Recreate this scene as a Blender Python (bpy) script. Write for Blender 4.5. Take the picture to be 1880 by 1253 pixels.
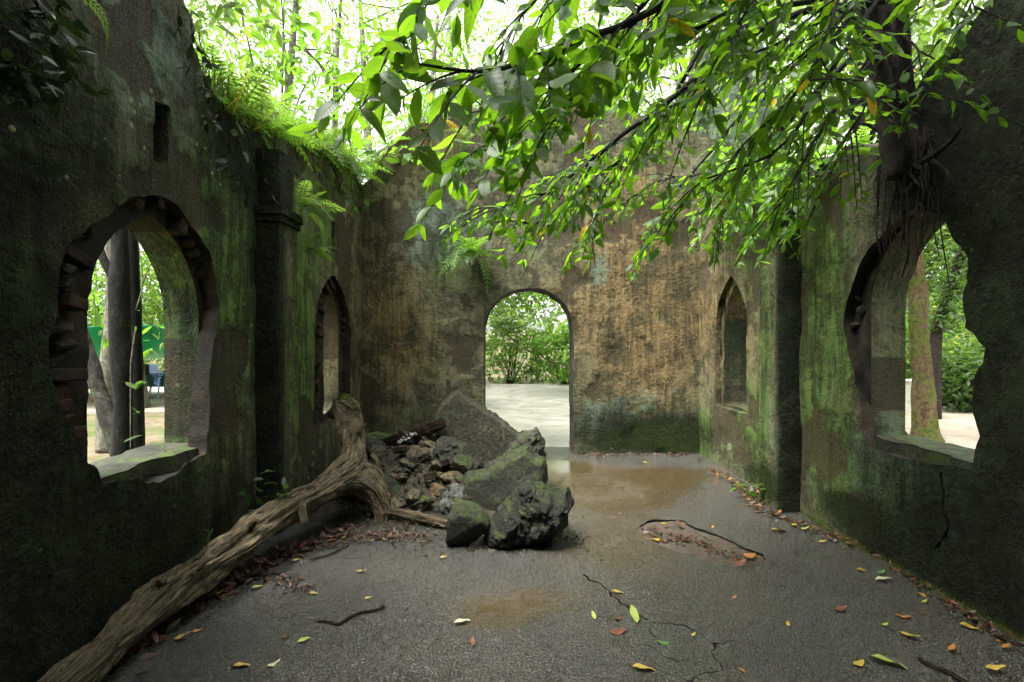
import bpy, bmesh, math, random
import numpy as np
from mathutils import Vector, Matrix, Euler
from mathutils.geometry import delaunay_2d_cdt

R = math.radians
rng = np.random.default_rng(7)
random.seed(7)
for o in list(bpy.data.objects):
    bpy.data.objects.remove(o)
scene = bpy.context.scene
COL = scene.collection

# ------------------------------------------------------------------ camera, sky, sun, exposure
EYE = 1.6
FPX, VX, VY = 888.0, 930.0, 630.0            # focal length and vanishing point in photo pixels
cam_d = bpy.data.cameras.new('camera')
cam = bpy.data.objects.new('camera', cam_d)
COL.objects.link(cam)
cam.location = (0, 0, EYE)
cam.rotation_euler = (R(90), 0, 0)
cam_d.sensor_width = 36
cam_d.lens = 36 * FPX / 1880
cam_d.shift_x = (940 - VX) / 1880
cam_d.shift_y = (VY - 626.5) / 1880
cam_d.clip_start = 0.02
cam_d.clip_end = 900
scene.camera = cam

SUN_EL, SUN_AZ = R(66), R(238)               # high, veiled sun; azimuth clockwise from +Y
world = bpy.data.worlds.new('World')
scene.world = world
world.use_nodes = True
wn = world.node_tree
wn.nodes.clear()
w_out = wn.nodes.new('ShaderNodeOutputWorld')
w_bg = wn.nodes.new('ShaderNodeBackground')
w_sky = wn.nodes.new('ShaderNodeTexSky')
w_sky.sky_type = 'NISHITA'
w_sky.sun_disc = False
w_sky.sun_elevation = SUN_EL
w_sky.sun_rotation = SUN_AZ
w_sky.air_density = 1.0
w_sky.dust_density = 4.0
w_hs = wn.nodes.new('ShaderNodeHueSaturation')   # overcast: the blue is veiled
w_hs.inputs['Saturation'].default_value = 0.10
wn.links.new(w_sky.outputs[0], w_hs.inputs['Color'])
wn.links.new(w_hs.outputs[0], w_bg.inputs['Color'])
w_bg.inputs['Strength'].default_value = 0.10
wn.links.new(w_bg.outputs[0], w_out.inputs[0])

sun_d = bpy.data.lights.new('sun', 'SUN')
sun_d.energy = 1.5
sun_d.angle = R(30)
sun_d.color = (1.0, 0.96, 0.88)
sun = bpy.data.objects.new('sun', sun_d)
COL.objects.link(sun)
sd = Vector((math.sin(SUN_AZ) * math.cos(SUN_EL), math.cos(SUN_AZ) * math.cos(SUN_EL), math.sin(SUN_EL)))
sun.rotation_euler = sd.to_track_quat('Z', 'Y').to_euler()

scene.view_settings.view_transform = 'Standard'
scene.view_settings.look = 'None'
scene.view_settings.gamma = 1
scene.view_settings.exposure = 2.9
scene.view_settings.use_curve_mapping = False
scene.cycles.max_bounces = 6
scene.cycles.diffuse_bounces = 3
scene.cycles.transmission_bounces = 5
scene.cycles.caustics_reflective = False
scene.cycles.caustics_refractive = False
scene.cycles.use_adaptive_sampling = True
scene.cycles.adaptive_threshold = 0.03
scene.cycles.use_denoising = True


def P(x, y, d):
    """point seen at photo pixel x, y at distance d in front of the camera"""
    return Vector(((x - VX) / FPX * d, d, EYE - (y - VY) / FPX * d))


def G(x, y, z=0.0):
    """point of the floor plane seen at a photo pixel"""
    return P(x, y, (EYE - z) * FPX / (y - VY))


# ------------------------------------------------------------------ numpy noise
def _hash(i, j, k, seed):
    h = (i.astype(np.int64) * 374761393 + j.astype(np.int64) * 668265263 + k.astype(np.int64) * 2147483647 + seed * 1274126177) & 0xffffffff
    h = ((h ^ (h >> 13)) * 1274126177) & 0xffffffff
    h = ((h ^ (h >> 16)) * 2246822519) & 0xffffffff
    return ((h ^ (h >> 15)) & 0xffffff) / float(0xffffff)


def vnoise(p, seed=0):
    p = np.asarray(p, float)
    i = np.floor(p)
    f = p - i
    f = f * f * f * (f * (f * 6 - 15) + 10)
    i = i.astype(np.int64)
    out = 0
    for a in (0, 1):
        wx = f[:, 0] if a else 1 - f[:, 0]
        for b in (0, 1):
            wy = f[:, 1] if b else 1 - f[:, 1]
            for c in (0, 1):
                wz = f[:, 2] if c else 1 - f[:, 2]
                out = out + wx * wy * wz * _hash(i[:, 0] + a, i[:, 1] + b, i[:, 2] + c, seed)
    return out * 2 - 1


def fbm(p, octaves=4, seed=0, gain=0.5):
    p = np.asarray(p, float)
    a, s, t = 1.0, 0, 0
    for o in range(octaves):
        s = s + a * vnoise(p * (2.03 ** o) + o * 17.3, seed + o)
        t += a
        a *= gain
    return s / t


# ------------------------------------------------------------------ objects
def mesh_from(name, V, F, mats, smooth=True, mat_idx=None, attrs=None, uv=None):
    """V (n,3); F list of index tuples or an int array (m,k)"""
    me = bpy.data.meshes.new(name)
    V = np.asarray(V, np.float32)
    if isinstance(F, np.ndarray):
        m, k = F.shape
        me.vertices.add(len(V))
        me.vertices.foreach_set('co', V.ravel())
        me.loops.add(m * k)
        me.loops.foreach_set('vertex_index', F.astype(np.int32).ravel())
        me.polygons.add(m)
        me.polygons.foreach_set('loop_start', np.arange(0, m * k, k, dtype=np.int32))
        me.update(calc_edges=True)
    else:
        me.from_pydata(V.tolist(), [], F)
        me.update()
    for m_ in (mats if isinstance(mats, (list, tuple)) else [mats]):
        me.materials.append(m_)
    n = len(me.polygons)
    me.polygons.foreach_set('use_smooth', np.full(n, bool(smooth)))
    if mat_idx is not None:
        me.polygons.foreach_set('material_index', np.asarray(mat_idx, np.int32))
    for an, (typ, arr) in (attrs or {}).items():
        at = me.attributes.new(an, typ, 'POINT')
        arr = np.asarray(arr, np.float32)
        at.data.foreach_set({'FLOAT': 'value', 'FLOAT_VECTOR': 'vector', 'FLOAT_COLOR': 'color'}[typ], arr.ravel())
    me.update()
    return me


def obj(name, me, parent=None, loc=None):
    o = bpy.data.objects.new(name, me)
    COL.objects.link(o)
    if parent is not None:
        o.parent = parent
        o.location = -parent.location if loc is None else Vector(loc)   # meshes are built in place
        if parent.parent is not None and loc is None:
            o.location = (0, 0, 0)
    elif loc is not None:
        o.location = loc
    return o


def tag(o, label=None, cat=None, group=None, kind=None):
    if label:
        o['label'] = label
    if cat:
        o['category'] = cat
    if group:
        o['group'] = group
    if kind:
        o['kind'] = kind
    return o


def thing(name, label, cat, loc=(0, 0, 0), group=None):
    o = bpy.data.objects.new(name, None)
    o.empty_display_size = 0.1
    COL.objects.link(o)
    o.location = loc
    return tag(o, label, cat, group)


class Geo:
    """collects pieces that become one mesh"""
    def __init__(self):
        self.V, self.F, self.M, self.n = [], [], [], 0
        self.A = {}

    def add(self, V, F, m=0, **attrs):
        V = np.asarray(V, float)
        self.V.append(V)
        for f in F:
            self.F.append(tuple(int(i) + self.n for i in f))
            self.M.append(m)
        for k, a in attrs.items():
            self.A.setdefault(k, []).append(np.broadcast_to(np.asarray(a, float), (len(V),) + np.shape(a)[1:]) if np.ndim(a) else np.full(len(V), a))
        self.n += len(V)
        return self

    def verts(self):
        return np.concatenate(self.V)

    def mesh(self, name, mats, smooth=True, types=None, extra=None):
        at = {k: ((types or {}).get(k, 'FLOAT'), np.concatenate(v)) for k, v in self.A.items()}
        at.update(extra or {})
        return mesh_from(name, self.verts(), self.F, mats, smooth, self.M, at)


def box_geo(size, bevel=0.0):
    bm = bmesh.new()
    bmesh.ops.create_cube(bm, size=1)
    for v in bm.verts:
        v.co = Vector((v.co.x * size[0], v.co.y * size[1], v.co.z * size[2]))
    if bevel:
        bmesh.ops.bevel(bm, geom=list(bm.edges), offset=bevel, segments=1, affect='EDGES')
    bm.verts.ensure_lookup_table()
    V = np.array([v.co[:] for v in bm.verts])
    F = [[v.index for v in f.verts] for f in bm.faces]
    bm.free()
    return V, F


def resample(pts, step):
    pts = np.asarray([list(p) for p in pts], float)
    seg = np.linalg.norm(np.diff(pts, axis=0), axis=1)
    t = np.concatenate([[0], np.cumsum(seg)])
    n = max(2, int(round(t[-1] / step)) + 1)
    u = np.linspace(0, t[-1], n)
    return np.stack([np.interp(u, t, pts[:, k]) for k in range(pts.shape[1])], 1)


def smooth_path(pts, step):
    """Catmull-Rom through the points (columns beyond 3 are carried along), then even spacing"""
    p = np.asarray([list(q) for q in pts], float)
    p = np.vstack([2 * p[0] - p[1], p, 2 * p[-1] - p[-2]])
    out = []
    for i in range(1, len(p) - 2):
        for t in np.linspace(0, 1, 9)[:-1]:
            a, b, c, d = p[i - 1], p[i], p[i + 1], p[i + 2]
            out.append(0.5 * (2 * b + (c - a) * t + (2 * a - 5 * b + 4 * c - d) * t * t + (3 * b - a - 3 * c + d) * t ** 3))
    out.append(p[-2])
    return resample(out, step)


def tube_geo(path, radii, sides=8, disp=None, cap=True):
    """path (n,3), radii (n,). disp(points, t_along, angle) -> radial offset"""
    path = np.asarray(path, float)
    n = len(path)
    radii = np.broadcast_to(np.asarray(radii, float), (n,))
    T = np.gradient(path, axis=0)
    T /= np.linalg.norm(T, axis=1)[:, None] + 1e-9
    up = np.array([0, 0, 1.0]) if abs(T[0, 2]) < 0.9 else np.array([1.0, 0, 0])
    N = np.zeros_like(T)
    nrm = up - T[0] * (up @ T[0])
    for i in range(n):
        nrm = nrm - T[i] * (nrm @ T[i])
        nrm = nrm / (np.linalg.norm(nrm) + 1e-9)
        N[i] = nrm
    B = np.cross(T, N)
    ang = np.linspace(0, 2 * math.pi, sides, endpoint=False)
    D = N[:, None, :] * np.cos(ang)[None, :, None] + B[:, None, :] * np.sin(ang)[None, :, None]
    V = path[:, None, :] + D * radii[:, None, None]
    ln = np.concatenate([[0], np.cumsum(np.linalg.norm(np.diff(path, axis=0), axis=1))])
    if disp is not None:
        off = disp(V.reshape(-1, 3), np.repeat(ln, sides), np.tile(ang, n)).reshape(n, sides)
        V = V + D * off[:, :, None]
    V = V.reshape(-1, 3)
    F = []
    for i in range(n - 1):
        for j in range(sides):
            k = (j + 1) % sides
            F.append((i * sides + j, i * sides + k, (i + 1) * sides + k, (i + 1) * sides + j))
    grain = np.stack([np.repeat(ln, sides), np.tile(ang, n), np.zeros(n * sides)], 1)
    if cap:
        c0 = len(V)
        V = np.vstack([V, path[:1], path[-1:]])
        grain = np.vstack([grain, [[0, 0, 1]], [[ln[-1], 0, 1]]])
        for j in range(sides):
            k = (j + 1) % sides
            F.append((c0, k, j))
            F.append((c0 + 1, (n - 1) * sides + j, (n - 1) * sides + k))
    return V, F, grain


# ------------------------------------------------------------------ node material helper
class Mat:
    def __init__(self, name):
        self.m = bpy.data.materials.new(name)
        self.m.use_nodes = True
        self.t = self.m.node_tree
        self.t.nodes.clear()
        self.out = self.t.nodes.new('ShaderNodeOutputMaterial')
        self._co = None

    def node(self, typ, **kw):
        n = self.t.nodes.new(typ)
        for k, v in kw.items():
            setattr(n, k, v)
        return n

    def put(self, sock, v):
        if isinstance(v, bpy.types.NodeSocket):
            self.t.links.new(v, sock)
        elif isinstance(v, (tuple, list)) and sock.type == 'RGBA' and len(v) == 3:
            sock.default_value = (*v, 1)
        else:
            sock.default_value = v

    def co(self):
        if self._co is None:
            self._co = self.node('ShaderNodeTexCoord').outputs['Object']
        return self._co

    def mapped(self, scale=(1, 1, 1), src=None):
        n = self.node('ShaderNodeMapping')
        self.put(n.inputs['Vector'], src or self.co())
        n.inputs['Scale'].default_value = scale
        return n.outputs[0]

    def noise(self, scale, detail=5, rough=0.6, vec=None, dist=0.0):
        n = self.node('ShaderNodeTexNoise')
        self.put(n.inputs['Vector'], vec or self.co())
        n.inputs['Scale'].default_value = scale
        n.inputs['Detail'].default_value = detail
        n.inputs['Roughness'].default_value = rough
        n.inputs['Distortion'].default_value = dist
        return n.outputs['Fac']

    def voronoi(self, scale, feature='F1', vec=None, out='Distance', rand=1.0):
        n = self.node('ShaderNodeTexVoronoi', feature=feature)
        self.put(n.inputs['Vector'], vec or self.co())
        n.inputs['Scale'].default_value = scale
        n.inputs['Randomness'].default_value = rand
        return n.outputs[out]

    def math(self, op, a, b=0.0, c=0.0, clamp=False):
        n = self.node('ShaderNodeMath', operation=op, use_clamp=clamp)
        self.put(n.inputs[0], a)
        self.put(n.inputs[1], b)
        self.put(n.inputs[2], c)
        return n.outputs[0]

    def step(self, v, lo, hi, o0=0.0, o1=1.0):
        n = self.node('ShaderNodeMapRange', interpolation_type='SMOOTHSTEP')
        self.put(n.inputs['Value'], v)
        self.put(n.inputs['From Min'], lo)
        self.put(n.inputs['From Max'], hi)
        self.put(n.inputs['To Min'], o0)
        self.put(n.inputs['To Max'], o1)
        return n.outputs['Result']

    def mix(self, f, a, b, mode='MIX'):
        n = self.node('ShaderNodeMix', data_type='RGBA', blend_type=mode)
        self.put(n.inputs[0], f)
        self.put(n.inputs[6], a)
        self.put(n.inputs[7], b)
        return n.outputs[2]

    def attr(self, name, out='Fac'):
        n = self.node('ShaderNodeAttribute', attribute_name=name)
        return n.outputs[out]

    def sep(self, v, rgb=True):
        n = self.node('ShaderNodeSeparateColor' if rgb else 'ShaderNodeSeparateXYZ')
        self.put(n.inputs[0], v)
        return n.outputs

    def bump(self, h, strength=0.5, dist=0.02, normal=None):
        n = self.node('ShaderNodeBump')
        self.put(n.inputs['Height'], h)
        self.put(n.inputs['Strength'], strength)
        n.inputs['Distance'].default_value = dist
        if normal is not None:
            self.put(n.inputs['Normal'], normal)
        return n.outputs[0]

    def principled(self, color, rough=0.8, normal=None, spec=0.4, **kw):
        n = self.node('ShaderNodeBsdfPrincipled')
        self.put(n.inputs['Base Color'], color)
        self.put(n.inputs['Roughness'], rough)
        self.put(n.inputs['Specular IOR Level'], spec)
        if normal is not None:
            self.put(n.inputs['Normal'], normal)
        for k, v in kw.items():
            self.put(n.inputs[k], v)
        return n.outputs[0]

    def done(self, shader):
        self.t.links.new(shader, self.out.inputs['Surface'])
        return self.m


# ------------------------------------------------------------------ materials
def plaster_material():
    """old lime plaster; the stains come from the weights in the mesh (ochre, algae, black partly painted shade, teal) broken up by noise"""
    m = Mat('weathered_plaster')
    st = m.attr('stain', 'Color')
    och, alg, blk = m.sep(st)[:3]
    teal = m.attr('teal')
    moss = m.attr('moss')
    mid = m.noise(4.5, 5, 0.7, dist=0.4)
    fine = m.noise(24, 4, 0.75)
    grit = m.noise(95, 2, 0.7)
    streak = m.noise(1.0, 4, 0.65, vec=m.mapped((9, 9, 0.55)), dist=0.2)
    streak2 = m.noise(1.0, 5, 0.72, vec=m.mapped((15, 15, 1.5)), dist=0.5)
    patch = m.noise(2.1, 5, 0.7, dist=0.6)

    def mask(w, n, soft=0.16, k=1.25):
        v = m.math('ADD', w, m.math('MULTIPLY', m.math('SUBTRACT', n, 0.5), k))
        return m.step(v, 0.5 - soft, 0.5 + soft)

    c = m.mix(m.step(mid, 0.3, 0.7), (0.088, 0.096, 0.056), (0.190, 0.182, 0.108))
    oc = m.mix(m.step(m.math('MULTIPLY_ADD', streak2, 0.6, m.math('MULTIPLY', fine, 0.4)), 0.36, 0.62), (0.105, 0.072, 0.033), (0.26, 0.188, 0.085))
    c = m.mix(m.math('MULTIPLY', mask(och, m.math('MULTIPLY_ADD', streak, 0.75, m.math('MULTIPLY', mid, 0.25)), 0.35), 0.9), c, oc)
    tc = m.mix(m.step(mid, 0.35, 0.7), (0.085, 0.125, 0.085), (0.185, 0.235, 0.175))
    c = m.mix(mask(teal, mid), c, tc)
    ac = m.mix(m.step(streak2, 0.3, 0.7), (0.040, 0.084, 0.016), (0.135, 0.225, 0.050))
    c = m.mix(m.math('MULTIPLY', mask(alg, m.math('MULTIPLY_ADD', streak, 0.6, m.math('MULTIPLY', mid, 0.4))), 0.9), c, ac)
    # old dirt: mottles and runs
    mot = m.step(m.math('ADD', m.math('MULTIPLY_ADD', mid, 0.42, m.math('MULTIPLY', fine, 0.26)), m.math('MULTIPLY', streak2, 0.32)), 0.39, 0.54)
    c = m.mix(m.math('MULTIPLY', m.math('SUBTRACT', 1.0, mot), 0.70), c, (0.034, 0.030, 0.015))
    run = m.step(streak2, 0.54, 0.72)
    c = m.mix(m.math('MULTIPLY', run, 0.35), c, (0.040, 0.034, 0.018))
    c = m.mix(m.math('MULTIPLY', m.step(patch, 0.50, 0.62), 0.62), c, (0.040, 0.043, 0.023))
    c = m.mix(m.math('MULTIPLY', m.step(patch, 0.46, 0.36), 0.22), c, m.mix(0.5, c, (0.32, 0.29, 0.18)))
    fl = m.step(m.math('ADD', m.attr('flake'), m.math('MULTIPLY', m.math('SUBTRACT', fine, 0.5), 1.2)), 0.35, 0.6)
    c = m.mix(m.math('MULTIPLY', fl, 0.75), c, m.mix(m.step(grit, 0.35, 0.65), (0.030, 0.024, 0.015), (0.125, 0.098, 0.060)))
    pale = m.step(m.math('MULTIPLY_ADD', streak, 0.5, m.math('MULTIPLY', fine, 0.5)), 0.58, 0.68)
    c = m.mix(m.math('MULTIPLY', pale, 0.22), c, (0.27, 0.25, 0.15))
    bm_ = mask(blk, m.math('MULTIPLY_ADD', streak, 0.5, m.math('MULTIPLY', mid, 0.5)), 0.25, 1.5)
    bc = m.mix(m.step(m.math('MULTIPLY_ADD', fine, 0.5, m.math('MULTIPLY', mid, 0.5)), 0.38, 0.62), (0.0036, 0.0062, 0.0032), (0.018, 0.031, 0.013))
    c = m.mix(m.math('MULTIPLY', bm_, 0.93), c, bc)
    mm = mask(moss, m.math('MULTIPLY_ADD', fine, 0.5, m.math('MULTIPLY', mid, 0.5)), 0.1, 1.6)
    mc = m.mix(m.step(grit, 0.35, 0.65), (0.006, 0.011, 0.003), (0.042, 0.066, 0.014))
    c = m.mix(mm, c, mc)
    # lichen rosettes
    lv = m.voronoi(13, vec=m.mapped((1, 1, 1)))
    lsz = m.math('MULTIPLY', m.step(m.noise(2.2, 3), 0.48, 0.70), 0.26)
    lm = m.step(m.math('ADD', lv, m.math('MULTIPLY', m.math('SUBTRACT', grit, 0.5), 0.16)), lsz, m.math('SUBTRACT', lsz, 0.05))
    lv2 = m.voronoi(38)
    lsz2 = m.math('MULTIPLY', m.step(m.noise(1.7, 3), 0.50, 0.72), 0.22)
    lm2 = m.step(lv2, lsz2, m.math('SUBTRACT', lsz2, 0.06))
    c = m.mix(m.math('MULTIPLY', m.math('MAXIMUM', lm, lm2), m.attr('lichen')), c, (0.24, 0.27, 0.15))
    h = m.math('ADD', m.math('MULTIPLY', fine, 0.6), m.math('MULTIPLY', grit, 0.22))
    h = m.math('ADD', h, m.math('MULTIPLY', mid, 0.9))
    h = m.math('ADD', h, m.math('MULTIPLY', mm, m.math('MULTIPLY_ADD', grit, 0.8, 0.1)))
    h = m.math('ADD', h, m.math('MULTIPLY', m.math('SUBTRACT', 1.0, mot), -0.35))
    h = m.math('ADD', h, m.math('MULTIPLY', fl, m.math('MULTIPLY_ADD', grit, 0.9, -0.5)))
    nb = m.bump(h, 0.95, 0.036)
    rough = m.step(mid, 0.3, 0.75, 0.72, 0.97)
    return m.done(m.principled(c, rough, nb, 0.16))


def masonry_material(name, a, b, dark, scale=7):
    m = Mat(name)
    inf = m.node('ShaderNodeObjectInfo').outputs['Random']
    n1 = m.noise(scale, 8, 0.7, dist=0.5)
    n2 = m.noise(scale * 6, 5, 0.7)
    c = m.mix(m.step(n1, 0.3, 0.7), a, b)
    c = m.mix(m.math('MULTIPLY', inf, 0.6), c, dark)
    c = m.mix(m.step(m.noise(scale * 0.5, 6, 0.7), 0.42, 0.62), dark, c)
    c = m.mix(m.math('MULTIPLY', m.step(n2, 0.55, 0.75), 0.35), c, (0.05, 0.075, 0.02))
    nb = m.bump(m.math('MULTIPLY_ADD', n2, 0.5, n1), 0.9, 0.02)
    return m.done(m.principled(c, 0.85, nb, 0.3))


def rock_material():
    m = Mat('mossy_limestone')
    inf = m.node('ShaderNodeObjectInfo').outputs['Random']
    col = m.attr('tint', 'Color')
    n1 = m.noise(5, 8, 0.7, dist=0.6)
    n2 = m.noise(28, 7, 0.75)
    n3 = m.noise(90, 3, 0.7)
    c = m.mix(m.step(n1, 0.3, 0.7), m.mix(0.75, col, (0.02, 0.02, 0.015)), col)
    c = m.mix(m.step(m.math('MULTIPLY_ADD', n2, 0.6, m.math('MULTIPLY', n1, 0.4)), 0.53, 0.68), c, m.mix(0.62, (0.32, 0.32, 0.25), col))
    c = m.mix(m.step(n2, 0.52, 0.38), c, (0.012, 0.013, 0.009))
    nz = m.sep(m.node('ShaderNodeNewGeometry').outputs['Normal'], False)[2]
    mo = m.math('ADD', m.math('MULTIPLY', nz, 0.28), m.math('MULTIPLY', m.math('SUBTRACT', m.noise(6, 6, 0.7), 0.5), 1.7))
    mo = m.math('ADD', mo, m.math('SUBTRACT', m.attr('moss'), 0.5))
    mk = m.step(mo, 0.05, 0.35)
    c = m.mix(m.math('MULTIPLY', mk, 0.9), c, m.mix(m.step(n3, 0.3, 0.7), (0.018, 0.032, 0.006), (0.085, 0.125, 0.025)))
    h = m.math('ADD', m.math('MULTIPLY', n2, 1.0), m.math('ADD', m.math('MULTIPLY', n1, 0.9), m.math('MULTIPLY', m.math('MULTIPLY', n3, mk), 0.5)))
    nb = m.bump(h, 1.0, 0.035)
    return m.done(m.principled(c, m.step(n1, 0.3, 0.7, 0.6, 0.92), nb, 0.3))


def wood_material(name, light, mid, dark, moss=0.0):
    m = Mat(name)
    g = m.attr('grain', 'Vector')
    # wrap the angle so that the grain has no seam
    s = m.sep(g, False)
    cx = m.math('COSINE', s[1])
    sx = m.math('SINE', s[1])
    cb = m.node('ShaderNodeCombineXYZ')
    m.put(cb.inputs[0], m.math('MULTIPLY', s[0], 3.0))
    m.put(cb.inputs[1], m.math('MULTIPLY', cx, 2.4))
    m.put(cb.inputs[2], m.math('MULTIPLY', sx, 2.4))
    gv = cb.outputs[0]
    f1 = m.noise(3.4, 6, 0.7, vec=gv, dist=0.8)
    cb2 = m.node('ShaderNodeCombineXYZ')
    m.put(cb2.inputs[0], m.math('MULTIPLY', s[0], 3.2))
    m.put(cb2.inputs[1], m.math('MULTIPLY', cx, 15.0))
    m.put(cb2.inputs[2], m.math('MULTIPLY', sx, 15.0))
    f2 = m.noise(2.6, 6, 0.7, vec=cb2.outputs[0], dist=0.5)
    big = m.noise(3.4, 5, 0.65)
    c = m.mix(m.step(f1, 0.32, 0.66), mid, light)
    c = m.mix(m.math('MULTIPLY', m.step(m.noise(6.5, 5, 0.7), 0.55, 0.68), 0.6), c, m.mix(0.5, light, (0.34, 0.17, 0.05)))
    c = m.mix(m.math('MULTIPLY', m.step(f2, 0.55, 0.42), 0.9), c, dark)
    c = m.mix(m.math('MULTIPLY', m.step(big, 0.50, 0.66), 0.75), c, m.mix(0.6, mid, (0.09, 0.085, 0.075)))
    c = m.mix(m.math('MULTIPLY', m.step(m.noise(5.5, 6, 0.75, dist=0.8), 0.53, 0.63), 0.85), c, m.mix(0.7, mid, dark))
    c = m.mix(m.math('MULTIPLY', m.step(s[2], 0.15, 0.7), 0.9), c, dark)
    if moss:
        nz = m.sep(m.node('ShaderNodeNewGeometry').outputs['Normal'], False)[2]
        mk = m.step(m.math('ADD', m.math('MULTIPLY', m.math('SUBTRACT', m.noise(7, 6, 0.7), 0.5), 1.8), m.math('MULTIPLY', nz, 0.1)), 0.45 - moss, 0.65 - moss)
        c = m.mix(mk, c, (0.055, 0.085, 0.016))
    h = m.math('ADD', m.math('MULTIPLY', f1, 0.5), m.math('MULTIPLY', f2, 1.2))
    nb = m.bump(h, 1.0, 0.08)
    return m.done(m.principled(c, 0.8, nb, 0.2))


def bark_material(name, a, b, moss=(0.05, 0.085, 0.012), amount=0.3):
    m = Mat(name)
    v = m.mapped((9, 9, 2.6))
    n1 = m.noise(1.6, 7, 0.75, vec=v, dist=0.9)
    n2 = m.noise(14, 6, 0.7)
    c = m.mix(m.step(n1, 0.35, 0.65), a, b)
    pal = m.step(m.noise(5, 5, 0.7), 0.60, 0.70)
    c = m.mix(m.math('MULTIPLY', pal, 0.5), c, m.mix(0.5, b, (0.3, 0.3, 0.24)))
    mk = m.step(m.noise(3.2, 6, 0.7), 0.62 - amount * 0.35, 0.74 - amount * 0.35)
    c = m.mix(mk, c, moss)
    c = m.mix(m.math('MULTIPLY', m.step(n2, 0.52, 0.40), 0.6), c, tuple(x * 0.4 for x in a))
    nb = m.bump(m.math('MULTIPLY_ADD', n2, 0.6, n1), 1.0, 0.05)
    return m.done(m.principled(c, 0.85, nb, 0.3))


def leaf_material(name, lo, hi, trans, t_amt=0.5, veins=False, rough=0.45, spec=0.5, yellow=0.991):
    """thin leaf: part of the light passes through. tint attribute and the object's random number vary it."""
    m = Mat(name)
    tint = m.attr('tint')
    rnd = m.node('ShaderNodeObjectInfo').outputs['Random']
    v = m.math('FRACT', m.math('ADD', tint, rnd))
    c = m.mix(v, lo, hi)
    tc = m.mix(v, tuple(x * 0.62 for x in trans), trans)
    yel = m.math('GREATER_THAN', v, yellow)
    c = m.mix(yel, c, (0.42, 0.30, 0.03))
    tc = m.mix(yel, tc, (0.60, 0.42, 0.03))
    nrm = None
    if veins:
        uv = m.sep(m.attr('luv', 'Vector'), False)
        au = m.math('ABSOLUTE', uv[0])
        mid = m.step(au, 0.05, 0.015)
        ph = m.math('MULTIPLY', m.math('SUBTRACT', uv[1], m.math('MULTIPLY', au, 0.16)), 9.0)
        fr = m.math('ABSOLUTE', m.math('SUBTRACT', m.math('FRACT', ph), 0.5))
        side = m.step(fr, 0.085, 0.02)
        vn = m.math('MAXIMUM', mid, m.math('MULTIPLY', side, 0.75))
        c = m.mix(m.math('MULTIPLY', vn, 0.6), c, m.mix(0.6, c, (0.16, 0.24, 0.07)))
        tc = m.mix(m.math('MULTIPLY', vn, 0.72), tc, (0.02, 0.05, 0.005))
        bl = m.step(m.noise(40, 4, 0.7), 0.62, 0.72)
        tc = m.mix(m.math('MULTIPLY', bl, 0.35), tc, (0.05, 0.12, 0.01))
        nrm = m.bump(m.math('MULTIPLY', vn, -1.0), 0.5, 0.004)
    p = m.principled(c, rough, nrm, spec)
    tr = m.node('ShaderNodeBsdfTranslucent')
    m.put(tr.inputs['Color'], tc)
    mx = m.node('ShaderNodeMixShader')
    mx.inputs[0].default_value = t_amt
    m.t.links.new(p, mx.inputs[1])
    m.t.links.new(tr.outputs[0], mx.inputs[2])
    return m.done(mx.outputs[0])


def plain(name, color, rough=0.6, spec=0.4, nscale=0, var=0.3, **kw):
    m = Mat(name)
    c = color
    nb = None
    if nscale:
        n = m.noise(nscale, 5, 0.65)
        c = m.mix(m.step(n, 0.3, 0.7), tuple(x * (1 - var) for x in color), color)
        nb = m.bump(n, 0.3, 0.01)
    return m.done(m.principled(c, rough, nb, spec, **kw))


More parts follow.
